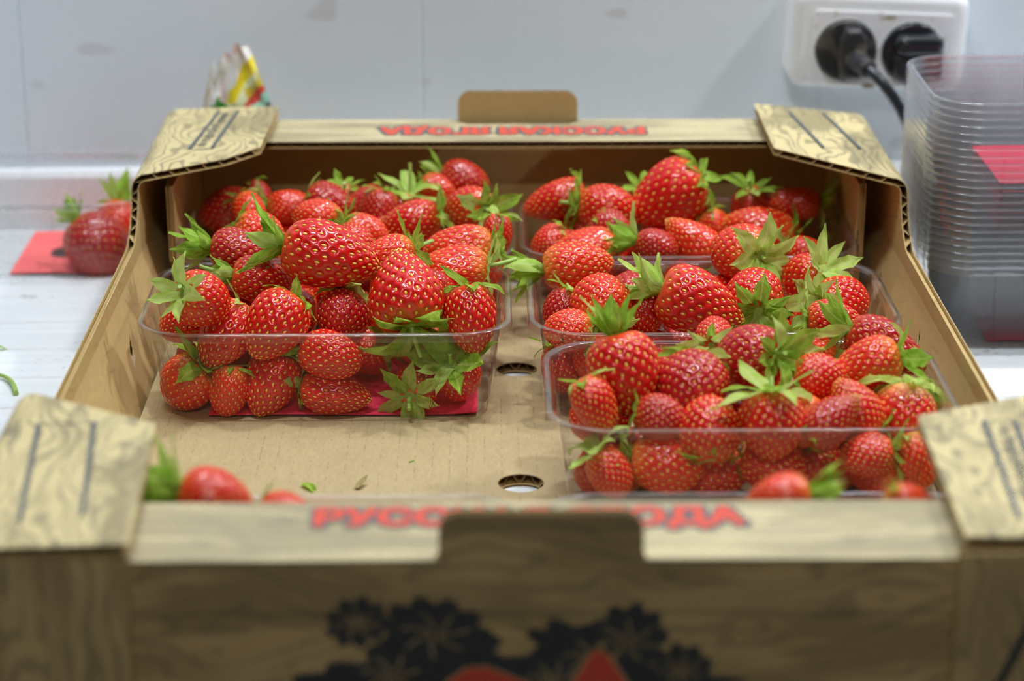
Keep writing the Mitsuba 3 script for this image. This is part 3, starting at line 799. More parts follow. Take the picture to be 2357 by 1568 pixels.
# ---------------------------------------------------------------- strawberries
def profile(t, a, b):
    tm_ = a / (a + b)
    return 0.5 * (t / tm_) ** a * ((1 - t) / (1 - tm_)) ** b
VARIANTS = [(.36, .62, 1.00, .00), (.40, .52, 1.05, .02), (.33, .74, 1.00, .03), (.44, .50, .94, .00), (.36, .58, 1.14, .05), (.38, .66, .92, .06)]
AL, AW = 0.042, 0.034             # the size the meshes are made at
def berry_mesh(kind, hi):
    a, b, squash, bumpy = VARIANTS[kind]
    sph = trimesh.creation.icosphere(subdivisions=5 if hi else 4)
    d = np.array(sph.vertices)
    def shape(d):
        ct = np.clip(d[:, 2], -1, 1)
        t = (1 + ct) / 2                      # 0 at the calyx, 1 at the tip
        t = np.clip(t, 1e-6, 1 - 1e-6)
        r = profile(t, a, b)
        rad = np.hypot(d[:, 0], d[:, 1]) + 1e-9
        cx, sx = d[:, 0] / rad, d[:, 1] / rad
        big = 1 + (bumpy + .05) * 2 * (meshkit.noise(np.stack([cx * 1.3, sx * 1.3, t * 2.2], 1) + 7.3, 11 + kind) - .5) * np.clip(rad * 2, 0, 1)
        x = r * cx * squash * big * AW
        y = r * sx / squash * big * AW
        dimple = .055 * np.exp(-(r / .16) ** 2) * (t < .5)
        z = (t * 1.0 + dimple) * AL
        return np.stack([x, y, z], 1), t
    P, t = shape(d)
    N = 205
    i = np.arange(N) + .5
    ph = math.pi * (1 + 5 ** .5) * i
    zz = 1 - 2 * i / N
    rng = np.random.RandomState(40 + kind)
    zz = np.sign(zz) * np.abs(zz) ** .93
    sd = np.stack([np.sqrt(1 - zz ** 2) * np.cos(ph), np.sqrt(1 - zz ** 2) * np.sin(ph), zz], 1)
    sd += rng.normal(0, .014, sd.shape)
    sd /= np.linalg.norm(sd, axis=1)[:, None]
    S, st = shape(sd)
    keep = (st > .035) & (st < .995)
    S, sd, st = S[keep], sd[keep], st[keep]
    m = trimesh.Trimesh(P, sph.faces, process=False)
    nv = np.array(m.vertex_normals)
    from scipy.spatial import cKDTree
    tree = cKDTree(S)
    dist, idx = tree.query(P)
    dep = .00075 * np.exp(-(dist / .00125) ** 2)
    P2 = P - nv * dep[:, None] + nv * (.00022 * np.clip((dist - .0008) / .0016, 0, 1))[:, None]
    uv = np.stack([t, meshkit.fbm(P * 120 + 3, 3, 5 + kind)], 1)
    flesh = tm(P2, sph.faces)
    # seeds: drop-shaped, lying in the pits, their point towards the calyx
    _, near = cKDTree(P).query(S)
    nn = nv[near]
    up = np.array([0, 0, -1.0]) - nn * (nn @ np.array([0, 0, -1.0]))[:, None]
    up /= np.linalg.norm(up, axis=1)[:, None] + 1e-9
    sd_ = np.cross(up, nn)
    if hi:
        base = trimesh.creation.icosphere(subdivisions=1)
    else:
        base = trimesh.creation.icosahedron()
    bv = np.array(base.vertices)
    vs, fs = [], []
    for k in range(len(S)):
        s_ = .9 + .25 * rng.rand()
        taper = 1 - .45 * np.clip(bv[:, 1], 0, 1)
        q = S[k] - nn[k] * .00040 + s_ * (bv[:, :1] * taper[:, None] * .00066 * sd_[k] + bv[:, 1:2] * .00108 * up[k] + bv[:, 2:] * .00044 * nn[k])
        fs.append(base.faces + len(vs) * len(bv))
        vs.append(q)
    return flesh, uv, tm(np.vstack(vs), np.vstack(fs))
BERRY = {}
def berry_ply(kind, hi, col):
    if (kind, hi) not in BERRY:
        BERRY[kind, hi] = berry_mesh(kind, hi)
    fl_, uv, sd = BERRY[kind, hi]
    if (kind, hi, col) not in BERRY:
        f0 = BERRY.setdefault((kind, hi, 'file'), mikit.ply(fl_, 'flesh_r', smooth=True, uv=uv))
        s0 = BERRY.setdefault((kind, hi, 'seed'), mikit.ply(sd, 'seed_gold', smooth=True))
        BERRY[kind, hi, col] = ({**f0, 'bsdf': {'type': 'ref', 'id': 'flesh_' + col}}, {**s0, 'bsdf': {'type': 'ref', 'id': 'seed_brown' if col == 'c' else 'seed_gold'}})
    return BERRY[kind, hi, col]

def sepal_mesh(alpha, curl, toothed, seed, L=.0168, wd=.0030):
    """A pointed leaf from the origin along +x, alpha degrees up (-z) at the root, turning by curl degrees along its length."""
    n, m = 12, 7
    s = np.linspace(0, 1, n)
    rng = np.random.RandomState(seed)
    ang = np.radians(alpha + curl * s ** 1.2)
    ds = L / (n - 1)
    x = np.r_[0, np.cumsum(np.cos((ang[1:] + ang[:-1]) / 2) * ds)]
    z = -np.r_[0, np.cumsum(np.sin((ang[1:] + ang[:-1]) / 2) * ds)]
    tw = rng.normal(0, .35)
    bend = rng.normal(0, .0022)
    w = (.32 + .68 * np.sin(math.pi * np.clip(s * .92 + .08, 0, 1) ** .85)) * np.clip((1 - s) / .30, 0, 1) ** .75
    w = w / w.max()
    if toothed:
        w = w * (1 + .28 * np.exp(-((s - .66) / .07) ** 2))
    vs, uv = [], []
    for i in range(n):
        t = np.array([math.cos(ang[i]), 0, -math.sin(ang[i])])
        nrm = np.array([math.sin(ang[i]), 0, math.cos(ang[i])])
        a = tw * s[i]
        sidev = np.array([0, 1, 0]) * math.cos(a) + nrm * math.sin(a)
        for j in range(m):
            q = j / (m - 1) * 2 - 1
            cup = .30 * abs(q) ** 1.3 * w[i] * wd + .0004 * math.sin(9 * s[i] + 3 * q + seed)
            vs.append(np.array([x[i], bend * s[i] ** 2 * 1.5, z[i]]) + sidev * q * w[i] * wd - nrm * cup)
            uv.append((s[i], (q + 1) / 2))
    idx = np.arange(n * m).reshape(n, m)
    q = np.stack([idx[:-1, :-1], idx[:-1, 1:], idx[1:, 1:], idx[1:, :-1]], -1).reshape(-1, 4)
    return tm(vs, np.vstack([q[:, [0, 1, 2]], q[:, [0, 2, 3]]])), np.array(uv)
SEPALS = {}
for style, sets in {'o': [(35, -25), (22, -10), (48, -62), (12, 14), (30, 22), (18, -45), (55, -95), (5, 8)],
                    'd': [(8, -52), (14, -70), (2, -40), (20, -38), (10, -60), (24, -95), (30, 5), (4, -30)],
                    'u': [(60, 10), (72, -12), (50, 22), (66, -30), (40, 18), (80, 4), (30, -20), (55, -5)]}.items():
    SEPALS[style] = []
    for k, (al, cu) in enumerate(sets):
        m, uv = sepal_mesh(al, cu, k % 3 == 1, 10 * k + ord(style))
        SEPALS[style].append(mikit.ply(m, 'sepal_green', smooth=True, uv=uv))
CAP = trimesh.creation.icosphere(subdivisions=2)
CAP.apply_scale([.0040, .0040, .0013])
CAP_PLY = {k: mikit.ply(CAP, k, smooth=True) for k in ('stem_green', 'sepal_pale')}
STEM_MESHES = {}
def stem_ply(length, bend, brown):
    key = (round(length, 4), round(bend, 2), brown)
    if key not in STEM_MESHES:
        s = np.linspace(0, 1, 9)
        pts = np.stack([length * bend * s ** 1.8, 0.15 * length * bend * s ** 2.5, -length * s + .0006], 1)
        STEM_MESHES[key] = mikit.ply(tube(pts, np.linspace(.00125, .00095, 9) * np.where(s > .93, 1.12, 1.0), 9), 'stem_brown' if brown else 'stem_green', smooth=40)
    return STEM_MESHES[key]

def strawberry(label, group, pos, axis, L, W, col='r', style='o', sep=1.0, stem=0.0, bend=.3, roll=0.0, kind=0, hi=True, pale=False, nsep=9, seed=0, bare=False, brown=False):
    key = thing('strawberry', label, 'strawberry', group)
    ax = np.asarray(axis, float) / np.linalg.norm(axis)
    x = np.cross([0.2, 0.1, 1.0], ax)
    x /= np.linalg.norm(x)
    M = np.eye(4)
    M[:3, 0], M[:3, 1], M[:3, 2] = x, np.cross(ax, x), ax
    M[:3, 3] = np.asarray(pos) - ax * L * .45
    frame = T(M) @ T().rotate([0, 0, 1], roll)
    f_, s_ = berry_ply(kind, hi, col)
    world = frame @ T().scale([W / AW, W / AW, L / AL])
    put(key, 'flesh', f_, world=world)
    put(key, 'seeds', s_, kind='stuff', world=world)
    if bare:
        return key
    rng = np.random.RandomState(seed)
    lift = .0016 + L * .012
    top = frame @ T().translate([0, 0, lift])
    cap = put(key, 'calyx', CAP_PLY['sepal_pale' if pale else 'stem_green'], world=top)
    off = rng.rand() * 360
    for k in range(nsep):
        a = off + 360 * (k + .35 * (rng.rand() - .5)) / nsep
        q = SEPALS[style][rng.randint(8)]
        sc = 1.1 * sep * (.78 + .4 * rng.rand()) * (W / .029) ** .45
        wsc = sc * (.85 + .35 * rng.rand())
        w = top @ T().rotate([0, 0, 1], a) @ T().translate([.0020, 0, -.0004]) @ T().scale([sc, wsc, sc])
        use = (pale and rng.rand() < .8) or (not pale and rng.rand() < .2)
        put(cap, 'sepal', {**q, 'bsdf': {'type': 'ref', 'id': 'sepal_pale' if use else 'sepal_green'}}, world=w)
    if stem > 0:
        put(key, 'stem', stem_ply(stem, bend, brown), label='thin brown stem' if brown else 'pale green stem', world=top @ T().rotate([0, 0, 1], rng.rand() * 360 if bend >= 0 else 0))
    return key

PLACE = '''A1 LM 1049 10853 714 98 -8 -20 471 322
A2 LM 1441 10652 589 -16 64 76 408 345
A3 LM 822 10572 457 -55 -51 -67 354 291
A4 LM 577 10637 395 -50 -45 -74 353 233
A5 LM 476 10513 602 57 65 -51 311 259
A6 LM 348 10830 385 -82 -47 -33 234 202
A7 LM 384 10624 151 -55 25 -79 295 253
A8 LM 585 10548 139 -17 -16 -97 256 196
A9 LM 787 10591 158 -37 -47 -80 333 257
A10 LM 1066 10550 305 96 -24 -13 314 220
A11 LM 1085 10564 110 97 -16 -17 347 206
A12 LM 1256 10794 258 -71 52 -46 235 203
A13 LM 1489 10613 122 26 96 12 265 229
A14 LM 1691 10621 178 26 67 -70 264 228
A15 LM 1756 10589 485 10 -42 -90 334 246
A16 LM 1680 11133 558 -100 0 -3 359 200
A17 LM 1704 11432 572 -100 -2 -8 357 196
A18 LM 1357 11072 622 -86 -45 -26 281 234
A19 LM 1131 10787 432 -16 -70 -70 259 250
A20 LM 708 10952 557 97 10 -22 300 219
A21 LM 580 11232 615 99 -6 -13 307 230
A22 LM 657 11452 658 94 -13 -32 256 200
A23 LM 1153 11332 633 86 -18 -47 221 172
B1 LB 409 12367 492 -97 12 -22 315 254
B2 LB 544 12138 562 46 -60 -65 223 183
B3 LB 731 12416 499 100 -1 0 254 198
B4 LB 968 12279 548 94 -13 -32 301 236
B5 LB 1181 12370 538 -87 -16 -47 242 188
B6 LB 1249 12199 534 -18 -33 -93 267 195
B7 LB 1392 12360 479 -16 1 -99 268 211
B8 LB 1435 11918 562 -97 -8 -24 336 213
B9 LB 1740 12068 589 -62 77 -15 316 246
B10 LB 1696 12621 589 94 -13 -32 287 231
B11 LB 1553 12476 569 86 -18 -47 230 174
B12 LB 956 11768 620 -98 7 16 263 196
B13 LB 1191 11658 584 90 -15 -40 254 177
B15 LB 1889 11688 577 0 -34 -94 209 164
B16 LB 551 12520 531 50 -30 -82 206 160
B17 LB 1825 11694 369 -18 -33 -93 229 188
B19 LB 1048 12481 514 0 35 -94 219 180
C1 RB 2225 12416 537 -94 -10 -32 365 211
C2 RB 2476 12248 531 98 -7 -16 328 266
C3 RB 2832 12314 587 -87 -16 -47 458 339
C4 RB 2925 11752 495 -77 22 59 338 215
C5 RB 3332 12158 419 -96 10 24 403 280
C6 RB 3552 12493 482 -100 1 0 316 190
C7 RB 3304 12488 474 0 18 -98 250 201
C8 RB 2371 11702 494 -100 -2 -8 332 183
C9 RB 2177 11794 487 -87 -16 -47 211 174
C10 RB 2489 11901 510 76 -22 -61 255 209
C11 RB 2718 11705 487 96 -10 -24 233 187
C12 RB 3081 12245 423 50 -30 -82 234 186
C13 RB 2702 12511 500 0 35 -94 207 161
C15 RB 3525 11841 396 94 -13 -32 232 185
D1 RM 3138 11266 591 -49 86 -11 341 291
D2 RM 3458 11146 486 -43 65 -62 302 249
D3 RM 2279 11255 524 99 3 11 356 246
D4 RM 2390 10764 486 16 76 63 280 280
D5 RM 2860 10710 509 93 -14 -35 434 309
D6 RM 2233 10526 436 -99 -15 6 232 197
D7 RM 2604 10829 431 0 -34 -94 239 196
D8 RM 3149 10860 473 -8 98 17 303 295
D9 RM 3588 10926 439 87 46 -17 284 237
D10 RM 3496 10586 458 100 -4 -8 268 192
D11 RM 2194 10706 187 17 -33 -93 238 195
D12 RM 2210 10950 405 -50 -29 -82 216 181
E1 RF 2441 9642 557 24 -33 -91 368 311
E2 RF 2302 9458 476 47 -30 -83 269 199
E3 RF 2738 9630 496 -14 -86 -49 320 301
E4 RF 3038 9865 545 -66 71 -25 329 284
E5 RF 2886 10126 539 26 96 12 210 172
E6 RF 2797 9361 375 1 57 82 291 252
E7 RF 3062 9335 435 0 -34 -94 292 279
E8 RF 3316 9340 434 77 21 61 297 192
E9 RF 3454 9482 430 -57 28 77 284 204
E10 RF 3675 9578 375 -17 -63 -76 291 279
E11 RF 3544 9792 524 -96 -9 -28 321 226
E12 RF 3309 9716 504 98 -7 -16 237 182
E13 RF 3654 10052 518 88 -17 -44 396 244
E14 RF 3347 10086 488 -94 13 32 210 152
E15 RF 2578 9425 418 94 -13 -32 231 190
E17 RF 2362 9332 205 50 -21 -84 230 177
E18 RF 2599 9401 215 98 -15 -13 326 246
E20 RF 3072 9436 201 94 -13 -32 289 251
E21 RF 3489 9314 285 -98 3 -19 236 189
E22 RF 3696 9312 276 17 -33 -93 250 182
E23 RF 2827 9521 123 100 -1 0 290 232
E24 RF 3318 9541 135 86 -18 -47 277 225
F1 FR 2919 7891 701 -99 -5 -16 240 179
F2 FR 3387 7891 669 94 -13 -32 209 160
F3 LF 824 7891 711 96 -10 -24 275 224
F4 LF 1080 7891 623 86 -18 -47 240 189
G1 G -453 13009 115 64 -26 -72 383 337
G2 G -374 13362 108 -1 -64 -77 313 266
H0 LM 1496 10761 301 -62 78 -1 300 236
H1 LM 524 11049 141 41 -91 2 280 236
H2 LM 1224 11027 141 -24 97 -9 285 236
H3 LM 1558 10974 481 -65 74 15 284 236
H4 LM 1465 11102 147 -57 -82 -4 317 236
H5 LM 1715 11147 171 -31 89 -33 308 236
H6 LM 1357 10993 344 99 11 4 315 236
H7 LM 681 10886 230 58 82 -1 290 236
H8 LM 485 11260 286 98 17 -8 275 236
H9 LM 846 11220 233 -1 99 10 298 236
H10 LM 1166 11184 298 -32 -95 2 309 236
H11 LB 538 12198 139 -67 -64 -37 283 236
H12 LB 703 11984 222 65 -69 33 316 236
H13 LB 882 12312 141 -27 -96 -9 289 236
H14 LB 1339 12330 141 -27 96 -3 312 236
H15 LB 1460 12064 311 -58 81 -4 272 236
H16 LB 1725 12085 222 96 -18 -22 305 236
H17 LB 974 11968 324 -90 43 -4 316 236
H18 LB 1319 11801 276 -39 92 2 303 236
H19 LB 1504 11883 143 -71 67 21 305 236
H20 RB 2243 12317 143 -26 96 -13 282 236
H21 RB 2471 12267 141 -16 99 -4 284 236
H22 RB 3533 12237 139 -79 -49 -36 281 236
H23 RB 3294 12202 161 67 56 49 315 236
H24 RB 2311 11915 154 14 90 41 303 236
H25 RB 2243 11948 366 -88 31 -37 294 236
H26 RB 2639 12037 159 -95 31 -1 291 236
H27 RB 2866 11880 142 87 50 1 309 236
H28 RB 2928 12197 143 33 -93 15 318 236
H29 RB 2682 12390 140 40 -89 -22 286 236
H30 RB 3546 11973 141 88 -46 -5 286 236
H31 RM 3172 11210 171 -32 92 -23 300 236
H32 RM 2558 11247 374 62 78 12 300 236
H33 RM 2631 10586 235 45 -88 16 308 236
H34 RM 2783 11079 141 -80 -60 -4 272 236
H35 RM 3029 10824 141 -98 -19 -9 288 236
H36 RM 3595 10905 141 41 91 0 302 236
H37 RM 3431 10587 141 96 24 -14 318 236
H38 RM 2406 10939 287 -50 -42 76 278 236
H39 RM 2419 11221 140 88 -46 -10 291 236
H40 RF 2415 9906 355 -66 67 35 308 236
H41 RF 2875 9919 234 100 -7 7 295 236
H42 RF 3198 9550 362 -63 77 -7 277 236
H43 RF 3406 9798 137 -95 -25 17 282 236
H44 RF 3644 9824 324 87 49 4 284 236
H45 RF 3194 9875 345 32 95 6 309 236
H46 RF 3414 10023 139 90 27 -35 291 236
H47 RF 3091 10016 141 -100 2 3 313 236
H48 RF 2492 9729 141 -98 -14 15 280 236
H49 RF 3557 9447 137 -68 68 -29 289 236
H50 RF 3606 9661 156 -82 -33 46 292 236
H51 RF 3092 9769 150 -51 79 34 311 236
H52 FR 2827 7882 406 92 -30 25 317 236
H53 FR 3296 7898 390 -6 98 -20 288 236
H54 LF 989 8015 345 -88 -47 2 272 236
H55 LM 423 10849 187 76 -65 1 285 236
H56 LM 1739 10816 347 -6 99 14 317 236
H57 LM 1606 11229 355 -9 99 -5 305 236
H58 LM 1377 11227 415 72 62 -31 276 236
H59 LM 851 10994 370 -100 -9 3 307 236
H60 LM 721 11237 423 62 -71 35 311 236
H61 LM 1002 11249 444 -67 -66 -35 302 236
H62 LB 417 12400 255 -48 85 -21 295 236
H63 LB 558 12190 367 43 90 -3 288 236
H64 LB 710 12388 269 4 -85 -53 280 236
H65 LB 1011 12325 327 -42 -85 -32 310 236
H66 LB 1517 12384 274 -19 98 6 318 236
H67 LB 1269 12013 425 81 47 34 296 236
H68 LB 1767 12253 373 61 61 -51 299 236
H69 LB 811 11777 436 -96 21 20 292 236
H70 LB 1107 11736 393 -88 47 -2 314 236
H71 LB 1756 11785 168 41 90 10 274 236
H72 RB 2304 12442 320 92 -35 -18 316 236
H73 RB 2554 12368 328 -16 99 -4 310 236
H74 RB 3490 12400 297 -24 -96 11 292 236
H75 RB 3252 12412 228 -67 -72 -16 272 236
H76 RB 2413 11766 298 -55 -83 6 275 236
H77 RB 2473 12053 331 -14 -98 13 299 236
H78 RB 2649 11758 249 8 -36 -93 317 236
H79 RB 3024 12378 276 -30 -95 -7 272 236
H80 RB 2806 12405 331 5 -98 19 279 236
H81 RB 3395 11818 217 83 -56 -3 281 236
H82 RM 3019 11243 348 58 80 15 295 236
H83 RM 2375 10584 258 -75 65 -9 277 236
H84 RM 2651 10894 223 -36 93 7 308 236
H85 RM 3268 10935 247 92 -40 -3 291 236
H86 RM 3498 11072 252 100 6 3 306 236
H87 RM 3585 10700 299 99 -4 13 281 236
H88 RM 2448 10771 140 98 21 3 309 236
H89 RM 2298 11140 320 96 -15 -24 304 236
H90 RF 2331 9686 311 59 -80 13 316 236
H91 RF 2726 10017 404 -77 -59 24 313 236
H92 RF 3376 9691 321 -72 65 -24 310 236
H93 RF 3647 9977 163 -29 -93 -25 284 236
H94 RF 3430 9957 356 30 95 -9 297 236
H95 RF 2361 9519 137 86 -29 -43 299 236
H96 FR 2995 8009 541 -90 15 41 316 236
H97 FR 3466 7993 504 -70 71 0 283 236
H98 LF 1182 7895 413 -38 -90 -23 297 236
H99 LB 894 11865 141 -26 97 -2 286 236
H100 LB 1130 11843 160 -53 -68 51 294 236
H101 FR 2928 8009 221 -9 -76 64 275 236
H102 FR 3383 8007 209 -76 65 -5 306 236
H103 LF 1121 8009 141 98 -22 -1 288 236'''

# id: colour, calyx style, sepal size, stem length (mm), bend, mesh kind, pale sepals, number of sepals, label
LOOK = '''A1|r|u|1.25|20|.25|0|0|9|large strawberry on top of the middle left heap, stem to the left
A2|r|o|1.2|16|.35|2|0|8|large cone-shaped strawberry standing tip up above the middle left punnet's front rim
A3|r|d|.9|8|.4|0|0|7|strawberry leaning tip down over the front rim below the large top berry, seeds bright yellow
A4|r|d|.8|0|.3|4|0|7|narrow strawberry left of the leaning one, tip down at the middle left punnet's rim
A5|r|o|1.0|6|.4|0|1|8|strawberry with pale green calyx facing left at the left end of the middle left heap
A6|r|d|.7|0|.3|1|0|6|small strawberry half hidden behind the left end of the middle left punnet's rim
A7|o|d|1.1|0|.3|3|0|8|orange-red strawberry with drooping calyx low at the left end inside the middle left punnet
A8|o|d|.7|0|.3|1|0|6|small orange-red strawberry behind plastic, right of the berry with drooping calyx
A9|r|d|.8|0|.3|0|0|6|strawberry tip down behind the plastic, touching the red paper in the middle left punnet
A10|r|u|.95|0|.3|1|0|7|strawberry just under the rim at the centre of the middle left punnet
A11|r|d|.8|8|.2|5|0|7|strawberry lying on the red paper with its tip to the right, behind the plastic
A12|r|o|1.0|6|.3|1|0|7|shaded strawberry behind the plastic under the dark-leaved middle of the middle left punnet
A13|r|o|1.05|11|.3|3|1|8|star-shaped calyx with stem facing out low at the right of the middle left punnet
A14|r|o|1.35|8|.3|3|0|9|strawberry mostly covered by long green sepals at the right end of the middle left punnet
A15|r|d|1.0|0|.3|0|0|8|strawberry hanging tip down over the right end of the middle left punnet's rim
A16|o|o|1.05|16|.5|4|1|8|long strawberry lying at the right of the middle left heap, stem curving right
A17|o|o|1.1|6|.4|4|0|8|long pale-seeded strawberry at the back right of the middle left heap, leaves to the right
A18|o|o|1.05|15|.3|1|0|8|strawberry behind the large upright cone with a stem pointing up right
A19|c|d|1.05|9|.3|3|1|8|dark strawberry under the large top berry with a pale drooping calyx on top
A20|r|u|1.0|18|.3|0|0|8|strawberry under the large top berry's leaves with a long stem to the left
A21|c|u|1.3|16|.3|0|0|9|crimson strawberry with thick stem to the left, back of the middle left heap
A22|o|d|.8|0|.3|1|0|6|small bright strawberry behind the crimson one at the back left of the middle left heap
A23|r|d|.9|6|.3|1|0|7|small strawberry peeping out behind the tip of the large top berry
B1|c|o|.9|0|.3|0|0|7|dark strawberry in the deepest shade at the left of the back left punnet
B2|o|d|.6|0|.3|1|0|6|bright orange strawberry lit between shaded ones at the left of the back left punnet
B3|r|o|.8|0|.3|1|0|7|strawberry with green leaves at its left in the back left punnet
B4|c|d|.7|0|.3|0|0|6|dark round strawberry in the middle of the back left punnet, half in shade
B5|c|d|.7|0|.3|1|0|6|shaded strawberry right of the middle of the back left punnet
B6|c|d|.7|0|.3|0|0|6|glossy crimson strawberry left of the tall-stemmed calyx in the back left punnet
B7|r|o|1.2|18|.2|3|1|7|strawberry under a broad green calyx with a stem pointing up right, back left punnet
B8|r|o|1.1|0|.3|0|0|8|strawberry lying with its tip to the left at the front of the back left punnet
B9|r|o|1.05|6|.3|0|0|9|strawberry with large leafy calyx at the right end of the back left punnet
B10|c|u|.95|5|.3|1|0|7|dark strawberry topping the back left heap under the tray's handle tab
B11|r|d|.6|0|.3|1|0|6|small glossy strawberry just below the topmost one in the back left punnet
B12|o|o|.9|6|.3|1|0|7|orange-red strawberry at the front edge of the back left punnet, leaves to the right
B13|o|u|.8|0|.3|1|0|7|small orange-red strawberry at the back left punnet's front rim behind the large top berry
B15|r|d|.8|0|.3|1|0|6|small strawberry under the leafy calyx at the right corner of the back left punnet
B16|c|d|.6|0|.3|1|0|6|barely lit strawberry at the very back of the back left punnet
B17|o|d|.6|0|.3|1|0|6|strawberry low behind the right corner of the back left punnet
B19|c|o|.75|6|.3|1|0|7|dark calyx in the shade of the back wall, behind the back left heap
C1|r|d|.8|0|.3|0|0|7|strawberry pointing its tip left at the left end of the back right punnet
C2|r|o|1.1|12|.2|3|0|9|strawberry with leafy calyx and cut stem at its left, back right punnet
C3|r|d|1.15|6|.3|2|0|9|largest strawberry topping the back right heap, calyx at its upper right
C4|o|d|.7|0|.3|2|0|6|orange strawberry with tip up at the front rim of the back right punnet
C5|o|d|1.0|0|.3|0|0|8|wide strawberry at the right of the back right punnet behind the large open calyx
C6|r|o|1.2|0|.3|0|0|8|strawberry with dark leaves at its right in the right corner of the back right punnet
C7|c|o|.95|8|.3|1|0|8|dark strawberry with its calyx on top at the back of the back right punnet
C8|o|d|.7|0|.3|4|0|6|light-seeded strawberry lying flat at the left front of the back right punnet
C9|r|d|.6|0|.3|1|0|6|small strawberry at the left front corner of the back right punnet
C10|c|d|.6|0|.3|1|0|6|crimson strawberry under the leafy-calyxed one in the back right punnet
C11|c|u|1.15|0|.3|1|0|8|crimson strawberry with long sepals at its left, front of the back right punnet
C12|o|d|.6|0|.3|1|0|6|orange strawberry tucked under the largest one in the back right punnet
C13|c|o|.9|0|.3|1|0|7|dark leafy strawberry behind the largest one in the back right punnet
C15|r|o|.9|0|.3|1|0|7|shaded strawberry low in the right front corner of the back right punnet
D1|o|o|1.12|7|.2|3|1|10|strawberry with large open pale calyx facing the viewer, middle right heap
D2|r|o|1.05|0|.3|3|1|8|strawberry with pale star-shaped calyx at the back right of the middle right heap
D3|o|u|1.3|0|.3|0|0|9|orange-red strawberry at the back left corner of the middle right heap, leaves to the left
D4|o|o|.95|24|.35|1|1|7|strawberry behind a thin-sepalled calyx with a long stem, left side of the middle right heap
D5|r|u|1.15|0|.3|2|1|9|large cone-shaped strawberry in the centre of the middle right heap, tip to the lower right
D6|o|d|.7|0|.3|1|0|7|small strawberry behind the left front corner of the middle right punnet's rim
D7|r|o|1.1|0|.3|1|1|8|strawberry hidden under a broad green calyx left of the large central one
D8|r|o|1.1|0|.3|1|0|10|strawberry with leafy calyx facing the viewer, right of the large central one
D9|r|o|1.2|0|.3|1|1|9|glossy strawberry at the right of the middle right heap with its calyx to the left
D10|r|o|1.15|0|.3|0|1|8|strawberry at the right front of the middle right punnet with pale sepals at its left
D11|r|d|1.0|0|.3|1|0|8|strawberry seen through the left end wall of the middle right punnet
D12|c|o|.9|0|.3|1|0|7|dark strawberry deep in the left end of the middle right punnet
E1|r|u|1.1|0|.3|0|0|9|large strawberry hanging tip down at the left of the front right heap
E2|r|d|.7|0|.3|4|0|6|strawberry against the left end of the front right punnet, tip down right
E3|c|d|.9|0|.3|1|0|8|large round strawberry with its tip to the viewer in the front right heap
E4|c|o|1.15|8|.3|3|0|10|large strawberry with wide green calyx on top of the front right heap
E5|r|o|1.05|0|.3|1|1|8|small strawberry with its calyx to the viewer at the back of the front right heap
E6|r|d|.7|0|.3|1|0|6|blunt strawberry standing tip up behind the front rim of the front right punnet
E7|r|d|1.25|8|.3|1|1|8|round strawberry under a spread calyx at the middle of the front rim, front right punnet
E8|c|d|.8|0|.3|2|0|6|crimson strawberry with a pale tip pointing up right at the front right punnet's rim
E9|r|d|.8|0|.3|0|0|7|strawberry with its tip up left, right of the middle of the front right heap
E10|p|d|1.2|0|.3|3|1|9|round strawberry with a pale shoulder at the right end of the front right punnet
E11|o|o|1.2|10|.3|2|0|8|bright strawberry pointing left with its leafy calyx at the right, front right heap
E12|r|d|.6|0|.3|1|0|6|strawberry wedged between the wide green calyx and the bright left-pointing one
E13|c|u|1.15|0|.3|4|0|8|long crimson strawberry slanting down to the right in the front right heap
E14|o|o|1.1|0|.3|1|1|8|small orange strawberry behind the wide green calyx, its own calyx at the right
E15|c|d|.6|0|.3|1|0|6|dark strawberry low between two round ones at the front right punnet's rim
E17|r|o|1.15|0|.3|1|1|8|strawberry low behind the plastic at the left end of the front right punnet
E18|o|o|1.1|0|.3|3|1|8|orange-red strawberry behind the plastic with a light calyx at its left
E20|r|d|.6|0|.3|1|0|6|strawberry behind the plastic in the middle of the front right punnet
E21|r|o|.9|0|.3|1|0|7|strawberry behind the plastic at the right of the front right punnet, leaf at its right
E22|o|d|.6|0|.3|1|0|6|orange strawberry behind the plastic beside the front corner flap
E23|r|d|.7|0|.3|1|0|6|strawberry lying on the floor of the front right punnet, left of the middle
E24|r|d|.7|0|.3|0|0|6|strawberry lying on the floor of the front right punnet, right of the middle
F1|o|u|1.1|0|.3|0|0|8|blurred strawberry top with a green leaf peeping over the front wall on the right
F2|o|d|.6|0|.3|1|0|6|blurred strawberry top just left of the front right corner flap
F3|r|u|1.4|0|.3|0|0|9|blurred strawberry with green leaves peeping over the front wall on the left
F4|r|d|.5|0|.3|1|0|6|blurred top of a strawberry just visible at the front wall left of the centre
G1|c|u|.8|0|.3|3|0|7|dark frosted strawberry lying on the red paper in the punnet left of the tray
G2|r|u|1.1|0|.3|0|0|8|strawberry standing at the tray's side in the punnet left of the tray'''
GROUPS = {'LM': 'strawberries in the middle left punnet', 'RM': 'strawberries in the middle right punnet', 'RF': 'strawberries in the front right punnet', 'LB': 'strawberries in the back left punnet',
          'RB': 'strawberries in the back right punnet', 'LF': 'strawberries behind the front wall on the left', 'FR': 'strawberries behind the front wall on the right', 'G': 'strawberries in the punnet beside the tray'}
BURIED = {'LM': 'middle left punnet', 'RM': 'middle right punnet', 'RF': 'front right punnet', 'LB': 'back left punnet', 'RB': 'back right punnet', 'LF': 'punnet behind the front wall on the left', 'FR': 'punnet behind the front wall on the right'}
looks = {}
for line in LOOK.strip().split('\n'):
    p = [s.strip() for s in line.split('|')]
    looks[p[0]] = p[1:]
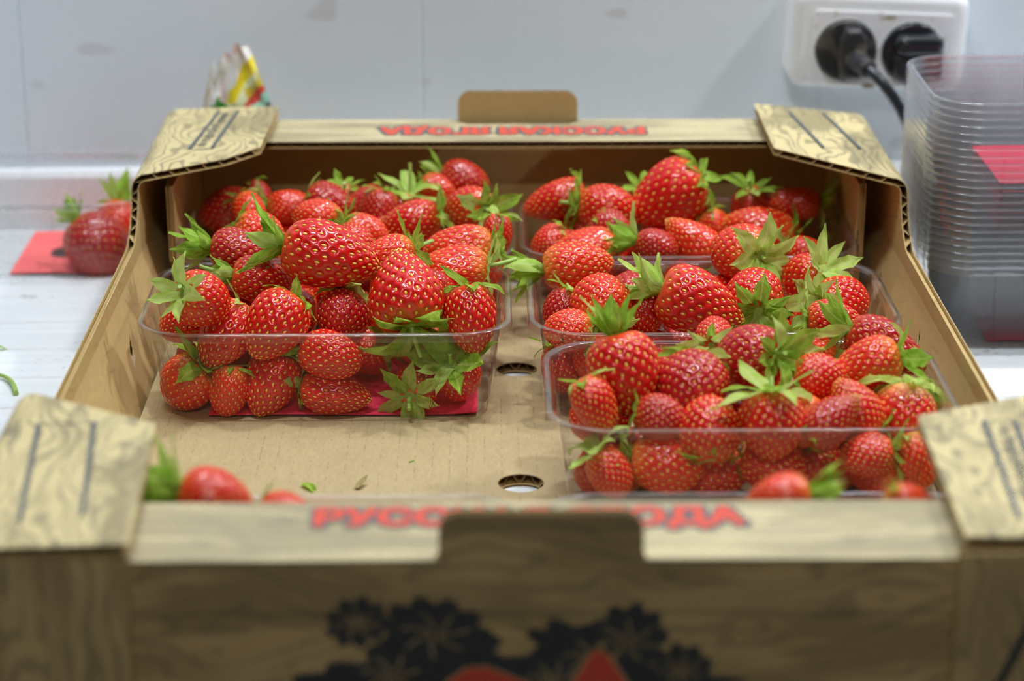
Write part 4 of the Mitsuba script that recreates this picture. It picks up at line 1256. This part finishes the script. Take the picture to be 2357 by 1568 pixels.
for num, line in enumerate(PLACE.strip().split('\n')):
    p = line.split()
    v = [float(s) for s in p[2:]]
    pos, axis, L, W = [s / 1e4 for s in v[:3]], v[3:6], v[6] / 1e4, v[7] / 1e4
    rg = np.random.RandomState(700 + num)
    if p[0] in looks:
        c, style, sep, stem, bend, kind, pale, ns, lab = looks[p[0]]
        strawberry(lab, GROUPS[p[1]], pos, axis, L * 1.03, W * 1.03, c, style, float(sep), float(stem) / 1e3, float(bend), rg.rand() * 360, int(kind), p[1] in ('LM', 'RM', 'RF'), pale == '1', int(ns), 900 + num)
    else:
        strawberry(f'red strawberry buried under the heap in the {BURIED[p[1]]}', f'buried strawberries in the {BURIED[p[1]]}', pos, axis, L, W, 'rcro'[rg.randint(4)], roll=rg.rand() * 360, kind=rg.randint(6), hi=False, bare=True)

# ---------------------------------------------------------------- bits and pieces
def fragment(name, label, cat_, pos, rot, sc, style, k, bsdf):
    key = numbered(name)
    m = SEPALS[style][k]
    scene[key] = {**m, 'bsdf': {'type': 'ref', 'id': bsdf}, 'to_world': T().translate(pos).rotate([0, 0, 1], rot).rotate([1, 0, 0], 180).scale(sc)}
    labels[key] = {'label': label, 'category': cat_}
fragment('leaf_fragment', 'small green sepal lying on the cardboard floor near the front wall', 'leaf', [.1000, .966, .0012], -32, .75, 'd', 2, 'sepal_green')
fragment('leaf_fragment', 'dry brown leaf bit standing on the cardboard floor beside the green sepal', 'leaf', [.1250, .9610, .0012], 70, .55, 'o', 3, 'dry_leaf')
fragment('leaf_fragment', 'tiny dark green crumb on the cardboard floor in front of the middle left punnet', 'leaf', [.1472, .9930, .0008], 40, .22, 'd', 0, 'sepal_green')
fragment('leaf_fragment', 'dark green leaf bit at the left edge on the white table', 'leaf', [-.0790, 1.1650, TABLE_Z + .0012], 8, .55, 'd', 4, 'sepal_green')
k_ = numbered('loose_stem')
scene[k_] = mikit.ply(tube(spline([(-.0720, 1.1250, TABLE_Z + .0014), (-.0635, 1.1190, TABLE_Z + .0020), (-.0570, 1.1075, TABLE_Z + .0022), (-.0535, 1.0965, TABLE_Z + .0014)], 16), np.linspace(.0009, .0014, 16), 10), 'stem_green', smooth=40)
labels[k_] = {'label': 'short green strawberry stem lying on the white table left of the tray', 'category': 'stem'}
